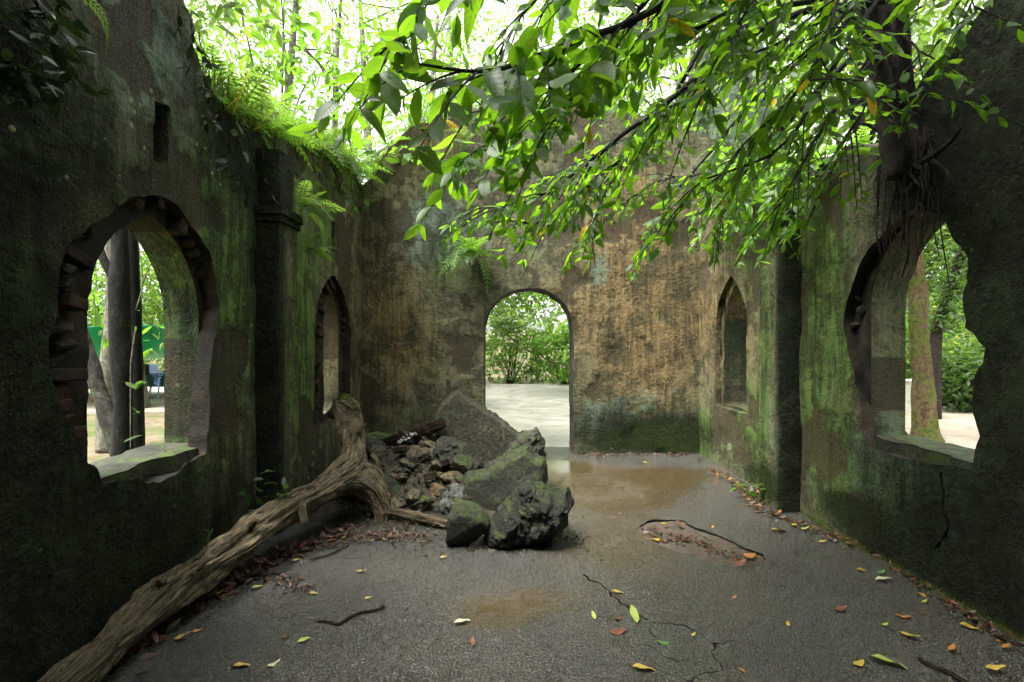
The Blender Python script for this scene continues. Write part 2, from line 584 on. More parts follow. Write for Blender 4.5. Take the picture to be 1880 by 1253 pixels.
def floor_material():
    m = Mat('wet_worn_floor')
    pud = m.attr('puddle')
    brn = m.attr('brown')
    dry = m.attr('dry')
    n1 = m.noise(1.6, 7, 0.65)
    n2 = m.noise(9, 7, 0.7)
    ag = m.voronoi(85)
    ag2 = m.voronoi(160)
    gr = m.noise(130, 3, 0.7)
    c = m.mix(m.step(n1, 0.3, 0.7), (0.0135, 0.0130, 0.0090), (0.030, 0.0285, 0.0195))
    c = m.mix(m.math('MULTIPLY', m.step(gr, 0.50, 0.70), 0.6), c, (0.115, 0.110, 0.082))
    c = m.mix(m.math('MULTIPLY', m.step(n2, 0.56, 0.72), 0.5), c, (0.022, 0.019, 0.014))
    pm = m.step(m.math('ADD', pud, m.math('ADD', m.math('MULTIPLY', m.math('SUBTRACT', m.math('MULTIPLY_ADD', n2, 0.6, m.math('MULTIPLY', n1, 0.4)), 0.5), 1.4), m.math('MULTIPLY', m.math('SUBTRACT', gr, 0.5), 0.9))), 0.36, 0.72)
    bm_ = m.step(m.math('ADD', brn, m.math('MULTIPLY', m.math('SUBTRACT', n2, 0.5), 1.5)), 0.25, 0.95)
    c = m.mix(m.math('MULTIPLY', bm_, 0.8), c, m.mix(m.step(gr, 0.3, 0.7), (0.034, 0.024, 0.009), (0.078, 0.056, 0.022)))
    gm = m.step(m.noise(3.1, 6, 0.75), 0.63, 0.73)
    c = m.mix(m.math('MULTIPLY', gm, 0.35), c, (0.040, 0.055, 0.014))
    c = m.mix(m.math('MULTIPLY', dry, 0.7), c, (0.13, 0.115, 0.09))
    h = m.math('ADD', m.math('MULTIPLY', m.math('SUBTRACT', 1.0, ag), 0.8), m.math('ADD', m.math('MULTIPLY', m.math('SUBTRACT', 1.0, ag2), 0.5), m.math('MULTIPLY', n2, 0.5)))
    h = m.math('MULTIPLY', h, m.math('MULTIPLY', m.math('MULTIPLY_ADD', pm, -0.93, 1.0), m.math('MULTIPLY_ADD', bm_, -0.55, 1.0)))
    nb = m.bump(h, 0.9, 0.0115)
    rough = m.math('ADD', m.math('ADD', m.step(n1, 0.3, 0.7, 0.10, 0.19), m.math('MULTIPLY', bm_, -0.05)), m.math('MULTIPLY', pm, -0.15))
    return m.done(m.principled(c, rough, nb, 1.0))


M = {}
M['plaster'] = plaster_material()
M['masonry'] = masonry_material('broken_masonry', (0.028, 0.020, 0.013), (0.058, 0.041, 0.026), (0.010, 0.010, 0.007))
M['brick'] = masonry_material('old_brick', (0.040, 0.018, 0.011), (0.075, 0.036, 0.021), (0.012, 0.011, 0.007), 11)
M['rock'] = rock_material()
M['wood'] = wood_material('weathered_wood', (0.70, 0.575, 0.37), (0.36, 0.28, 0.17), (0.012, 0.010, 0.007), 0.02)
M['darkwood'] = wood_material('wet_dark_wood', (0.10, 0.062, 0.032), (0.050, 0.032, 0.018), (0.010, 0.008, 0.005), 0.06)
M['bark_dark'] = bark_material('dark_wet_bark', (0.0045, 0.0042, 0.0035), (0.016, 0.014, 0.011), (0.03, 0.05, 0.010), 0.25)
M['bark_moss'] = bark_material('mossy_bark', (0.075, 0.055, 0.025), (0.17, 0.125, 0.06), (0.10, 0.13, 0.022), 0.45)
M['bark_pale'] = bark_material('pale_bark', (0.12, 0.11, 0.08), (0.26, 0.25, 0.20), (0.10, 0.12, 0.05), 0.3)
M['bark_grey'] = bark_material('grey_bark', (0.022, 0.021, 0.016), (0.075, 0.070, 0.054), (0.06, 0.09, 0.02), 0.4)
M['bark_root'] = bark_material('root_bark', (0.010, 0.008, 0.006), (0.038, 0.026, 0.018), (0.03, 0.04, 0.012), 0.1)
M['leaf_big'] = leaf_material('broad_leaf', (0.016, 0.058, 0.008), (0.042, 0.110, 0.014), (0.27, 0.54, 0.022), 0.56, True, 0.40, 0.32)
M['leaf_lime'] = leaf_material('lime_leaf', (0.050, 0.120, 0.014), (0.085, 0.170, 0.020), (0.28, 0.56, 0.040), 0.52, yellow=2.0)
M['leaf_mid'] = leaf_material('forest_leaf', (0.036, 0.078, 0.016), (0.070, 0.125, 0.025), (0.26, 0.44, 0.06), 0.50)
M['leaf_deep'] = leaf_material('deep_leaf', (0.024, 0.055, 0.014), (0.050, 0.095, 0.022), (0.14, 0.28, 0.04), 0.42, yellow=2.0)
M['leaf_ivy'] = leaf_material('ivy_leaf', (0.012, 0.026, 0.010), (0.028, 0.050, 0.018), (0.04, 0.09, 0.015), 0.25, rough=0.38, spec=0.3, yellow=2.0)
M['grass'] = leaf_material('grass_blade', (0.040, 0.085, 0.014), (0.095, 0.150, 0.030), (0.22, 0.40, 0.05), 0.45, yellow=0.9)
M['floor'] = floor_material()


# ------------------------------------------------------------------ 2-D helpers for walls and floor
def inside(pts, poly):
    x, y = pts[:, 0], pts[:, 1]
    c = np.zeros(len(pts), bool)
    n = len(poly)
    for i in range(n):
        x0, y0 = poly[i]
        x1, y1 = poly[(i + 1) % n]
        if y0 == y1:
            continue
        hit = ((y0 > y) != (y1 > y)) & (x < (x1 - x0) * (y - y0) / (y1 - y0) + x0)
        c ^= hit
    return c


def close_loop(poly, step):
    poly = [tuple(p) for p in poly]
    return resample(poly + [poly[0]], step)[:-1]


def fill(outline, holes, step, jit=0.3):
    """triangles of a polygon with holes, about `step` fine; loops must be resampled already"""
    loops = [np.asarray(outline)] + [np.asarray(h) for h in holes]
    lo, hi = loops[0].min(0), loops[0].max(0)
    gx = np.arange(lo[0] + step * 0.5, hi[0], step)
    gy = np.arange(lo[1] + step * 0.5, hi[1], step)
    g = np.stack(np.meshgrid(gx, gy), -1).reshape(-1, 2)
    r = np.random.default_rng(3)
    g = g + r.uniform(-jit, jit, g.shape) * step
    ok = inside(g, loops[0])
    for h in loops[1:]:
        ok &= ~inside(g, h)
    g = g[ok]
    bd = np.concatenate(loops)
    keep = np.ones(len(g), bool)
    for i in range(0, len(g), 2000):
        d = ((g[i:i + 2000, None, :] - bd[None]) ** 2).sum(-1).min(1)
        keep[i:i + 2000] = d > (0.4 * step) ** 2
    g = g[keep]
    pts = np.concatenate([bd, g])
    edges, k = [], 0
    for l in loops:
        n = len(l)
        edges += [(k + i, k + (i + 1) % n) for i in range(n)]
        k += n
    res = delaunay_2d_cdt([Vector(p) for p in pts], edges, [], 0, 1e-6)
    V = np.array([v[:] for v in res[0]])
    T = np.array([f for f in res[2] if len(f) == 3])
    cen = V[T].mean(1)
    ok = inside(cen, loops[0])
    for h in loops[1:]:
        ok &= ~inside(cen, h)
    return V, T[ok]


def ragged(poly, step, amp, scale, seed):
    """resampled loop with its points pushed in and out"""
    p = close_loop(poly, step)
    t = np.roll(p, -1, 0) - np.roll(p, 1, 0)
    t /= np.linalg.norm(t, axis=1)[:, None] + 1e-9
    nrm = np.stack([t[:, 1], -t[:, 0]], 1)
    q = np.column_stack([p * scale, np.full(len(p), seed * 3.7)])
    return p + nrm * (fbm(q, 3, seed) * amp)[:, None]


def arch(s0, s1, sill, spring, apex, pointed=0.4, n=9):
    """outline of an arched opening, from the foot at s0 round to the foot at s1"""
    c, hw, rise = (s0 + s1) / 2, (s1 - s0) / 2, apex - spring
    rad = (hw * hw + rise * rise) / (2 * hw)
    pts = [(s0, sill)]
    for i in range(n + 1):
        x = hw * math.cos(i / n * math.pi / 2)
        y = rise * math.sin(i / n * math.pi / 2) if not pointed else math.sqrt(max(0, rad * rad - (x + rad - hw) ** 2))
        pts.append((c - x, spring + y))
    right = [(2 * c - x, z) for x, z in reversed(pts[:-1])]
    return pts + right


def blob_weight(s, z, blobs, base=0.0):
    w = np.full(len(s), float(base))
    for s0, z0, rs, rz, a in blobs:
        w = w + a * np.exp(-((s - s0) / rs) ** 2 - ((z - z0) / rz) ** 2)
    return w


FIELDS = ('ochre', 'algae', 'black', 'teal', 'moss', 'lichen')


def build_wall(name, label, to3d, outline, openings, thick, stains_and_shade, group=None, step=0.05, seed=1, bulge=0.018):
    """outline: wall seen from inside the room, (s, z). openings: dicts with A (broken plaster edge), B (the opening itself)
    and dA (depth of the broken layer); a niche has B None and a depth."""
    base = to3d(np.array([outline[0][0]]), np.array([0.0]), np.array([0.0]))[0]
    root = thing(name, label, 'wall', (float(base[0]), float(base[1]), 0), group)
    root['kind'] = 'thing'
    geo = Geo()

    def flake(s, z):
        q = np.stack([s * 1.9, z * 1.5, np.full(len(s), seed * 8.3)], 1)
        return np.clip((fbm(q, 4, seed + 30, 0.6) - 0.20) / 0.05, 0, 1)

    def disp(s, z):
        q = np.stack([s * 1.3, z * 1.3, np.full(len(s), seed * 5.1)], 1)
        d = fbm(q, 3, seed) * bulge * 1.6
        q2 = q * 7
        f = fbm(q2, 3, seed + 9)
        return d + f * bulge * 0.35 - np.maximum(0, f - 0.25) * bulge * 2.0 - flake(s, z) * 0.014

    def put(V2, T, depth, m, use_disp=True, flip=False):
        s, z = V2[:, 0], V2[:, 1]
        dep = np.full(len(s), float(depth)) if np.ndim(depth) == 0 else np.asarray(depth, float)
        if use_disp:
            dep = dep - disp(s, z)
        V = to3d(s, z, dep)
        at = {k: blob_weight(s, z, *stains_and_shade.get(k, ([], 0.0))) for k in FIELDS}
        at['flake'] = flake(s, z)
        geo.add(V, [tuple(t[::-1]) if flip else tuple(t) for t in T], m, **at)

    def strip(loop, d0, d1, m, first_disp=True, n=4, rough=0.0, closed=True):
        s, z = loop[:, 0], loop[:, 1]
        k = len(loop)
        a = disp(s, z) if first_disp else np.zeros(k)
        S, Z, D = [], [], []
        for i in range(n + 1):
            f = i / n
            S.append(s)
            Z.append(z)
            jit = 0
            if rough and 0 < i < n:
                jit = fbm(np.stack([s * 9, z * 9, np.full(k, i * 2.3 + seed)], 1), 2, seed + 4) * rough
            D.append(d0 + (d1 - d0) * f - a * (1 - f) + jit)
        V2 = np.column_stack([np.concatenate(S), np.concatenate(Z)])
        F = []
        for i in range(n):
            for j in range(k if closed else k - 1):
                q = (j + 1) % k
                F.append((i * k + j, i * k + q, (i + 1) * k + q, (i + 1) * k + j))
        put(V2, F, np.concatenate(D), m, False)

    out_l = close_loop(outline, step)
    low = out_l[:, 1] < 0.03
    edge = (np.abs(out_l[:, 0] - min(q[0] for q in outline)) < 0.01) | (np.abs(out_l[:, 0] - max(q[0] for q in outline)) < 0.01)
    nz_ = np.stack([fbm(np.column_stack([out_l * 6, np.full(len(out_l), seed + 2.2 + a)]), 3, seed + 60 + a) for a in (0, 1)], 1)
    out_l = out_l + nz_ * np.where(low | edge, 0, np.where(out_l[:, 1] > 2.6, 0.07, 0.022))[:, None]
    holesA, holesB = [], []
    for i, o in enumerate(openings):
        o['lA'] = ragged(o['A'], step * 0.6, o.get('rag', 0.02), o.get('ragscale', 7), seed + i)
        holesA.append(o['lA'])
        if o.get('B') is not None:
            o['lB'] = ragged(o['B'], step * 0.7, 0.006, 4, seed + 20 + i)
            holesB.append(o['lB'])
    V2, T = fill(out_l, holesA, step)
    put(V2, T, 0.0, 0)
    for o in openings:
        dA = o['dA']
        strip(o['lA'], 0.0, dA, o.get('matA', 1), True, 3, 0.02)
        if o.get('B') is not None:
            V2, T = fill(o['lA'], [o['lB']], step * 0.7)
            rough = fbm(np.column_stack([V2 * 9, np.full(len(V2), seed)]), 3, seed) * 0.02
            put(V2, T, dA + rough, o.get('matA', 1), False)
            strip(o['lB'], dA, thick, o.get('matB', 0), False, 8, 0.010)
        else:
            V2, T = fill(o['lA'], [], step)
            put(V2, T, dA, o.get('matA', 1), False)
    out_b = close_loop(outline, 0.25)
    hb = [h[::3] for h in holesB]
    V2, T = fill(out_b, hb, 0.3)
    put(V2, T, thick, 0, False, True)
    strip(out_l, 0.0, thick, 1, True, 4, 0.05)
    geo.A['stain'] = []
    at = {k: np.concatenate(geo.A[k]) for k in FIELDS + ('flake',)}
    del geo.A['stain']
    geo.A = {}
    stain = np.column_stack([at['ochre'], at['algae'], at['black'], np.ones(geo.n)])
    me = geo.mesh('masonry', [M['plaster'], M['masonry']], True, None,
                  {'stain': ('FLOAT_COLOR', stain), 'teal': ('FLOAT', at['teal']), 'moss': ('FLOAT', at['moss']), 'lichen': ('FLOAT', at['lichen']), 'flake': ('FLOAT', at['flake'])})
    # consistent normals are not needed for shading here: both sides are lit alike
    obj('masonry', me, root)
    return root, disp


XL, XR, YB, YF = -2.10, 2.78, 7.0, -1.7
TH = 0.37


def left3d(s, z, d):
    return np.stack([XL - d, s, z], 1)


def right3d(s, z, d):
    return np.stack([XR + d, s, z], 1)


def back3d(s, z, d):
    return np.stack([s, YB + d, z], 1)


def front3d(s, z, d):
    return np.stack([s, YF - d, z], 1)


def lw(x, y):
    """photo pixel on the left wall -> along, up"""
    Y = -XL * FPX / (VX - x)
    return (Y, EYE - (y - VY) / FPX * Y)


def rw(x, y):
    Y = XR * FPX / (x - VX)
    return (Y, EYE - (y - VY) / FPX * Y)


def bw(x, y):
    return ((x - VX) / FPX * YB, EYE - (y - VY) / FPX * YB)


# ------------------------------------------------------------------ ground and floor
def ground():
    m = Mat('forest_ground')
    n1 = m.noise(0.5, 7, 0.65)
    n2 = m.noise(6, 7, 0.7)
    n3 = m.noise(60, 4, 0.7)
    c = m.mix(m.step(n2, 0.35, 0.65), (0.10, 0.075, 0.045), (0.20, 0.165, 0.11))
    c = m.mix(m.step(m.math('MULTIPLY_ADD', n1, 0.7, m.math('MULTIPLY', n2, 0.3)), 0.46, 0.56), c, m.mix(m.step(n3, 0.3, 0.7), (0.03, 0.055, 0.012), (0.09, 0.14, 0.03)))
    mat = m.done(m.principled(c, 0.9, m.bump(m.math('MULTIPLY_ADD', n3, 0.4, n2), 0.8, 0.05), 0.2))
    g = Geo()
    k = 90
    t = np.linspace(-1, 1, k)
    a = np.sign(t) * (np.abs(t) ** 2.6) * 320
    X, Y = np.meshgrid(a, a + 6)
    r = np.hypot(X, Y - 3)
    Z = -0.24 + fbm(np.stack([X.ravel() * 0.15, Y.ravel() * 0.15, X.ravel() * 0], 1), 3, 5).reshape(k, k) * 0.25 * np.clip((r - 9) / 10, 0, 1)
    Z = Z + np.clip(r - 28, 0, 80) * 0.06
    V = np.stack([X.ravel(), Y.ravel(), Z.ravel()], 1)
    F = [(i * k + j, i * k + j + 1, (i + 1) * k + j + 1, (i + 1) * k + j) for i in range(k - 1) for j in range(k - 1)]
    g.add(V, F)
    tag(obj('ground', g.mesh('ground', mat)), 'mossy forest ground with bare earth round the ruin', kind='structure')


ground()

CRACKS = []


def crack_poly(px, w0, w1, seed):
    p = resample([G(*q)[:2] for q in px], 0.014)
    n = len(p)
    t = np.gradient(p, axis=0)
    t /= np.linalg.norm(t, axis=1)[:, None] + 1e-9
    nrm = np.stack([-t[:, 1], t[:, 0]], 1)
    q = np.column_stack([p * 6, np.full(n, seed)])
    mid = p + nrm * (fbm(q, 3, seed) * 0.05 + fbm(q * 5, 3, seed + 9, 0.7) * 0.022)[:, None]
    w = (np.interp(np.arange(n), [0, n * 0.4, n - 1], [0.0015, w0, w1]) * (0.55 + 0.6 * vnoise(q * 4, seed + 1)))[:, None]
    w = np.maximum(w, 0.0015)
    return np.concatenate([mid + nrm * w, (mid - nrm * w)[::-1]])


def floor():
    x0, x1, y0, y1 = XL - 0.02, XR + 0.02, YF - 0.02, YB + 0.45
    outline = close_loop([(x0, y0), (x1, y0), (x1, y1), (x0, y1)], 0.07)
    cr = [
        ([(1048, 1022), (1075, 1055), (1110, 1080), (1150, 1112), (1185, 1140)], 0.010, 0.009, 1),
        ([(1192, 1143), (1250, 1150), (1300, 1175), (1320, 1188)], 0.007, 0.006, 2),
        ([(1182, 1180), (1215, 1200), (1250, 1214)], 0.009, 0.005, 3),
        ([(1346, 1174), (1318, 1196), (1312, 1212), (1330, 1232)], 0.012, 0.005, 4),
        ([(1326, 1240), (1300, 1240), (1270, 1256), (1215, 1268)], 0.011, 0.006, 5),
        ([(1195, 1147), (1203, 1172)], 0.005, 0.003, 6),
    ]
    polys = [crack_poly(*c) for c in cr]
    patch_px = [(1172, 962), (1200, 954), (1258, 955), (1275, 966), (1330, 985), (1360, 1003), (1400, 1018), (1400, 1030), (1380, 1040), (1345, 1043),
                (1310, 1035), (1270, 1018), (1225, 1008), (1195, 990)]
    patch = ragged(ragged([G(*q)[:2] for q in patch_px], 0.04, 0.035, 6, 3), 0.018, 0.02, 22, 5)
    V2, T = fill(outline, polys + [patch], 0.075)
    near = G(900, 1130)

    def fields(V2):
        x, y = V2[:, 0], V2[:, 1]
        def bl(px, py, rx, ry, a):
            c = G(px, py)
            return a * np.exp(-((x - c.x) / rx) ** 2 - ((y - c.y) / ry) ** 2)
        pud = bl(905, 1130, 0.30, 0.18, 0.62) + bl(985, 1105, 0.28, 0.18, 0.45) + bl(1120, 900, 0.8, 0.55, 0.55) + bl(1030, 850, 0.5, 0.9, 0.75) + bl(1150, 1000, 0.5, 0.3, 0.35) + bl(1180, 860, 1.2, 0.35, 0.4) + bl(1080, 960, 0.55, 0.7, 0.32) + bl(1000, 1060, 0.6, 0.35, 0.22)
        brn = bl(905, 1130, 0.24, 0.17, 1.1) + bl(985, 1105, 0.25, 0.16, 0.7) + bl(1130, 900, 0.95, 0.9, 1.0) + bl(1130, 1000, 0.6, 0.5, 0.8) + bl(1050, 870, 0.5, 1.0, 0.8) + bl(1230, 870, 0.9, 0.5, 0.7) + bl(1300, 1090, 0.7, 0.5, 0.35) + bl(900, 1080, 0.8, 0.45, 0.35)
        dry = bl(680, 1040, 0.5, 0.3, 0.35)
        return dict(puddle=pud, brown=brn, dry=dry)

    g = Geo()

    def zz(V2):
        return fbm(np.column_stack([V2 * 0.9, np.zeros(len(V2))]), 2, 11) * 0.008
    g.add(np.column_stack([V2, zz(V2)]), [tuple(t) for t in T], 0, **fields(V2))
    for i, h in enumerate(polys + [patch]):
        dep = 0.035 if i < len(polys) else 0.03
        k = len(h)
        top = np.column_stack([h, zz(h)])
        bot = np.column_stack([h, zz(h) - dep])
        if i == len(polys):
            bot[:, 2] = -0.022 - 0.012 * (1 + fbm(np.column_stack([h * 5, np.zeros(k)]), 2, 3))
        VV = np.vstack([top, bot])
        g.add(VV, [(j, (j + 1) % k, (j + 1) % k + k, j + k) for j in range(k)], 1, **fields(VV[:, :2]))
        W2, T2 = fill(h, [], 0.05)
        zb = np.full(len(W2), -dep)
        if i == len(polys):
            zb = -0.022 + fbm(np.column_stack([W2 * 6, np.zeros(len(W2))]), 3, 8) * 0.012
        g.add(np.column_stack([W2, zb]), [tuple(t) for t in T2], 1 if i < len(polys) else 2, **fields(W2))
    # sides of the slab
    side = np.vstack([np.column_stack([outline, zz(outline)]), np.column_stack([outline, np.full(len(outline), -0.3)])])
    k = len(outline)
    g.add(side, [(j, (j + 1) % k, (j + 1) % k + k, j + k) for j in range(k)], 1, **fields(side[:, :2]))
    crk = plain('crack_dirt', (0.012, 0.012, 0.008), 0.95, 0.1, 40)
    soil = plain('patch_soil', (0.085, 0.068, 0.05), 0.85, 0.3, 30, 0.6)
    me = g.mesh('floor', [M['floor'], crk, soil])
    tag(obj('floor', me), 'wet cracked grey floor with brown puddles inside the ruin', kind='structure')


floor()

# the paved yard outside the back doorway and the gravel path beyond the right wall
def sheet(name, label, poly, z, mat, thick=0.1, step=0.4, amp=0.01):
    l = close_loop(poly, step)
    V2, T = fill(l, [], step)
    g = Geo()
    g.add(np.column_stack([V2, z + fbm(np.column_stack([V2 * 0.8, np.zeros(len(V2))]), 3, 4) * amp]), [tuple(t) for t in T])
    zt = z + fbm(np.column_stack([l * 0.8, np.zeros(len(l))]), 3, 4) * amp
    V = np.vstack([np.column_stack([l, zt]), np.column_stack([l, np.full(len(l), z - thick)])])
    k = len(l)
    g.add(V, [(j, (j + 1) % k, (j + 1) % k + k, j + k) for j in range(k)])
    return tag(obj(name, g.mesh(name, mat)), label, kind='structure')


mm = Mat('wet_paving')
_n = mm.noise(2.0, 6, 0.65)
_c = mm.mix(mm.step(_n, 0.3, 0.7), (0.15, 0.145, 0.125), (0.26, 0.25, 0.22))
_c = mm.mix(mm.step(mm.noise(9, 6, 0.75), 0.56, 0.66), _c, (0.10, 0.10, 0.07))
M['paving'] = mm.done(mm.principled(_c, mm.step(_n, 0.35, 0.65, 0.30, 0.42), mm.bump(mm.voronoi(60), 0.10, 0.003), 0.4))
mm = Mat('gravel_path')
_n = mm.noise(3.0, 6, 0.65)
_v = mm.voronoi(38)
_c = mm.mix(mm.step(_n, 0.3, 0.7), (0.26, 0.215, 0.165), (0.42, 0.36, 0.29))
_c = mm.mix(mm.step(mm.noise(45, 3, 0.7), 0.55, 0.7), _c, (0.16, 0.115, 0.075))
M['gravel'] = mm.done(mm.principled(_c, 0.85, mm.bump(_v, 0.7, 0.02), 0.3))
sheet('pavement', 'wet pale paving outside the back doorway', [(-1.6, YB + 0.44), (3.2, YB + 0.44), (3.8, 13), (2.6, 19), (-2.6, 19), (-2.4, 12)], -0.012, M['paving'], 0.3, 0.4, 0.002)
sheet('path', 'pale gravel path beyond the window of the right wall', [(3.6, 1.0), (9.5, 4.5), (13.0, 9.0), (14.0, 13.2), (9.0, 13.4), (5.6, 11.5), (3.7, 7.6)], -0.15, M['gravel'], 0.15)
sheet('yard', 'pale trodden yard beyond the window of the left wall', [(-20, 12.6), (-6, 12.2), (-5, 16), (-7, 21), (-22, 21)], -0.15, M['gravel'], 0.15)

# ------------------------------------------------------------------ the ruin's walls
def px_blobs(fn, rows):
    """stain and painted-shade blobs given as photo pixel x, y, half sizes in metres (along, up), weight"""
    return [(*fn(x, y), a, b, w) for x, y, a, b, w in rows]


# left wall: near arched window with broken brick edge, small window at the far end, two slits
L_B1 = arch(2.56, 3.49, 0.86, 1.76, 2.40, 0.25)
L_A1 = [lw(*q) for q in [(187, 884), (182, 862), (160, 845), (140, 800), (110, 750), (95, 690), (92, 620), (110, 560), (118, 500), (140, 455), (175, 415), (220, 378), (285, 355),
                         (330, 378), (362, 420), (388, 475), (402, 530), (396, 620), (388, 700), (382, 780), (374, 832), (340, 848), (325, 870), (290, 885), (250, 880)]]
L_B2 = arch(5.86, 6.38, 0.74, 1.74, 2.28, 0.75)
L_A2 = arch(5.30, 6.55, 0.66, 1.66, 2.42, 0.6)
L_S1 = [lw(*q) for q in [(287, 296), (287, 184), (315, 196), (315, 303)]]
L_S2 = [lw(*q) for q in [(609, 462), (609, 405), (617, 408), (617, 464)]]
left_top = [lw(*q) for q in [(668, 338), (640, 322), (612, 305), (590, 288), (548, 268), (520, 256), (480, 240), (440, 222), (415, 205), (400, 190), (385, 155), (375, 130), (368, 85), (365, 50), (345, 0), (320, -60)]]
left_out = [(YF, -0.25), (YB, -0.25), (YB, left_top[0][1])] + left_top[1:] + [(2.6, 4.35), (1.6, 4.2), (0.3, 4.5), (-0.9, 4.4), (YF, 4.6)]
L_ST = {
    'ochre': (px_blobs(lw, [(640, 560, 0.6, 1.3, 0.55), (345, 700, 0.10, 0.4, 0.5), (430, 720, 0.25, 0.6, 0.35), (300, 120, 0.5, 0.35, 0.4)]), 0.16),
    'algae': (px_blobs(lw, [(545, 600, 0.45, 1.3, 0.65), (430, 560, 0.45, 0.9, 0.42), (600, 420, 0.6, 0.5, 0.35), (40, 420, 0.6, 0.6, 0.35), (420, 330, 0.4, 0.5, 0.3), (300, 900, 0.9, 0.25, 0.25), (200, 300, 0.8, 0.8, 0.12)]), 0.30),
    'black': (px_blobs(lw, [(60, 600, 0.5, 1.2, 0.30), (60, 1000, 0.6, 0.8, 0.45), (300, 1000, 0.8, 0.5, 0.42), (480, 500, 0.35, 1.6, 0.30), (440, 270, 0.45, 0.4, 0.5), (120, 250, 0.5, 0.6, 0.25), (545, 600, 0.5, 1.5, -0.55),  # near-end weights mix black algae with painted-in shade
                            (430, 600, 0.35, 0.7, -0.30), (630, 560, 0.7, 1.5, -0.50), (180, 390, 0.12, 0.10, -0.4), (300, 150, 0.6, 0.3, -0.2), (396, 600, 0.05, 1.2, 0.40), (100, 420, 0.5, 0.5, -0.12), (420, 760, 0.4, 0.5, -0.15), (638, 640, 0.06, 1.2, 0.42)]), 0.38),  # narrow column paints shade onto the far jamb of the arched window
    'teal': (px_blobs(lw, [(430, 640, 0.3, 0.6, 0.4), (280, 90, 0.5, 0.4, 0.55), (540, 680, 0.3, 0.5, 0.25)]), 0.26),
    'moss': (px_blobs(lw, [(300, 1010, 0.8, 0.25, 0.3), (120, 450, 0.2, 0.4, 0.25), (200, 1060, 1.0, 0.2, 0.2)]), 0.08),
    'lichen': (px_blobs(lw, [(220, 250, 0.6, 0.5, 1.0), (350, 330, 0.5, 0.4, 1.0), (420, 500, 0.5, 0.6, 0.6), (60, 250, 0.5, 0.6, 0.5)]), 0.35),
}
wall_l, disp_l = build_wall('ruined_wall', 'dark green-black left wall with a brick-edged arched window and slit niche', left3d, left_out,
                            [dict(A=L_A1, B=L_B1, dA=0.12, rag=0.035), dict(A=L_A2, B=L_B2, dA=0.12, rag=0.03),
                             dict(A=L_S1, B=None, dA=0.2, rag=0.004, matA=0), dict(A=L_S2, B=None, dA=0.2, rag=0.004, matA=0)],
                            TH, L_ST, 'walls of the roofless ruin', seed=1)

# right wall
R_B1 = arch(2.89, 3.82, 0.86, 1.86, 2.52, 0.7)
R_A1 = [rw(*q) for q in [(1598, 826), (1580, 790), (1570, 730), (1556, 660), (1548, 600), (1554, 548), (1568, 502), (1590, 462), (1618, 428), (1650, 396), (1690, 374), (1725, 398), (1768, 470),
                         (1772, 600), (1788, 612), (1810, 640), (1806, 668), (1788, 700), (1784, 745), (1796, 800), (1786, 822), (1784, 862), (1740, 853), (1690, 848), (1640, 834)]]
R_B2 = arch(5.72, 6.34, 0.80, 1.72, 2.34, 0.75)
R_A2 = arch(5.60, 6.46, 0.77, 1.72, 2.44, 0.75)
W_CR = [rw(*q) for q in [(1728, 866), (1737, 905), (1734, 932), (1744, 968), (1726, 1000), (1708, 1014), (1722, 995), (1737, 968), (1728, 932), (1731, 905), (1722, 868)]]
right_top = [rw(*q) for q in [(1800, 20), (1770, 60), (1745, 88), (1715, 120), (1690, 165), (1680, 230), (1665, 262), (1640, 275), (1612, 268), (1590, 270), (1560, 272), (1520, 288), (1470, 300), (1420, 318), (1370, 330), (1320, 322), (1281, 300)]]
right_out = [(YB, -0.25), (YF, -0.25), (YF, 4.5), (-0.5, 4.4), (1.0, 4.1), (2.0, 3.75)] + [q for q in right_top]
right_out[-1] = (YB, right_out[-1][1])
R_ST = {
    'ochre': (px_blobs(rw, [(1300, 560, 0.7, 1.2, 0.75), (1380, 600, 0.5, 1.0, 0.35), (1560, 760, 0.12, 0.5, 0.3)]), 0.12),
    'algae': (px_blobs(rw, [(1510, 680, 0.34, 1.1, 0.85), (1380, 800, 0.5, 0.6, 0.5), (1290, 800, 0.5, 0.4, 0.55), (1400, 480, 0.5, 0.6, 0.4), (1640, 920, 0.5, 0.3, 0.30), (1520, 420, 0.3, 0.5, 0.2)]), 0.26),
    'black': (px_blobs(rw, [(1340, 600, 0.9, 1.9, -0.55), (1510, 690, 0.36, 1.1, -0.80), (1800, 300, 0.55, 1.2, 0.55), (1820, 700, 0.4, 0.9, 0.45), (1820, 1050, 0.5, 0.6, 0.45), (1640, 1000, 0.7, 0.25, 0.30),  # blacks at the near end are partly algae, partly painted shade
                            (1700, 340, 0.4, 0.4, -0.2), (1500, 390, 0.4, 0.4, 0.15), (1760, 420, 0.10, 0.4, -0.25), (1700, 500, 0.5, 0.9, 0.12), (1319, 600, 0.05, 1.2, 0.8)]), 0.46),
    'teal': (px_blobs(rw, [(1520, 640, 0.22, 0.7, 0.50), (1560, 880, 0.5, 0.35, 0.55), (1720, 400, 0.30, 0.4, 0.4), (1700, 900, 0.7, 0.4, 0.35)]), 0.28),
    'moss': (px_blobs(rw, [(1300, 800, 0.6, 0.28, 0.45), (1560, 940, 0.45, 0.20, 0.75), (1380, 870, 0.5, 0.22, 0.45), (1800, 1090, 0.5, 0.2, 0.4)]), 0.08),
    'lichen': (px_blobs(rw, [(1700, 350, 0.5, 0.5, 0.5)]), 0.12),
}
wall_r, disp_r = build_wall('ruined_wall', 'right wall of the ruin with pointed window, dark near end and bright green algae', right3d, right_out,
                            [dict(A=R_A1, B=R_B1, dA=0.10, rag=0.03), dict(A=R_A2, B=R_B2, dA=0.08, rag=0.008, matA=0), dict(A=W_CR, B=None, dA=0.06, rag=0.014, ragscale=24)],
                            TH, R_ST, 'walls of the roofless ruin', seed=4)

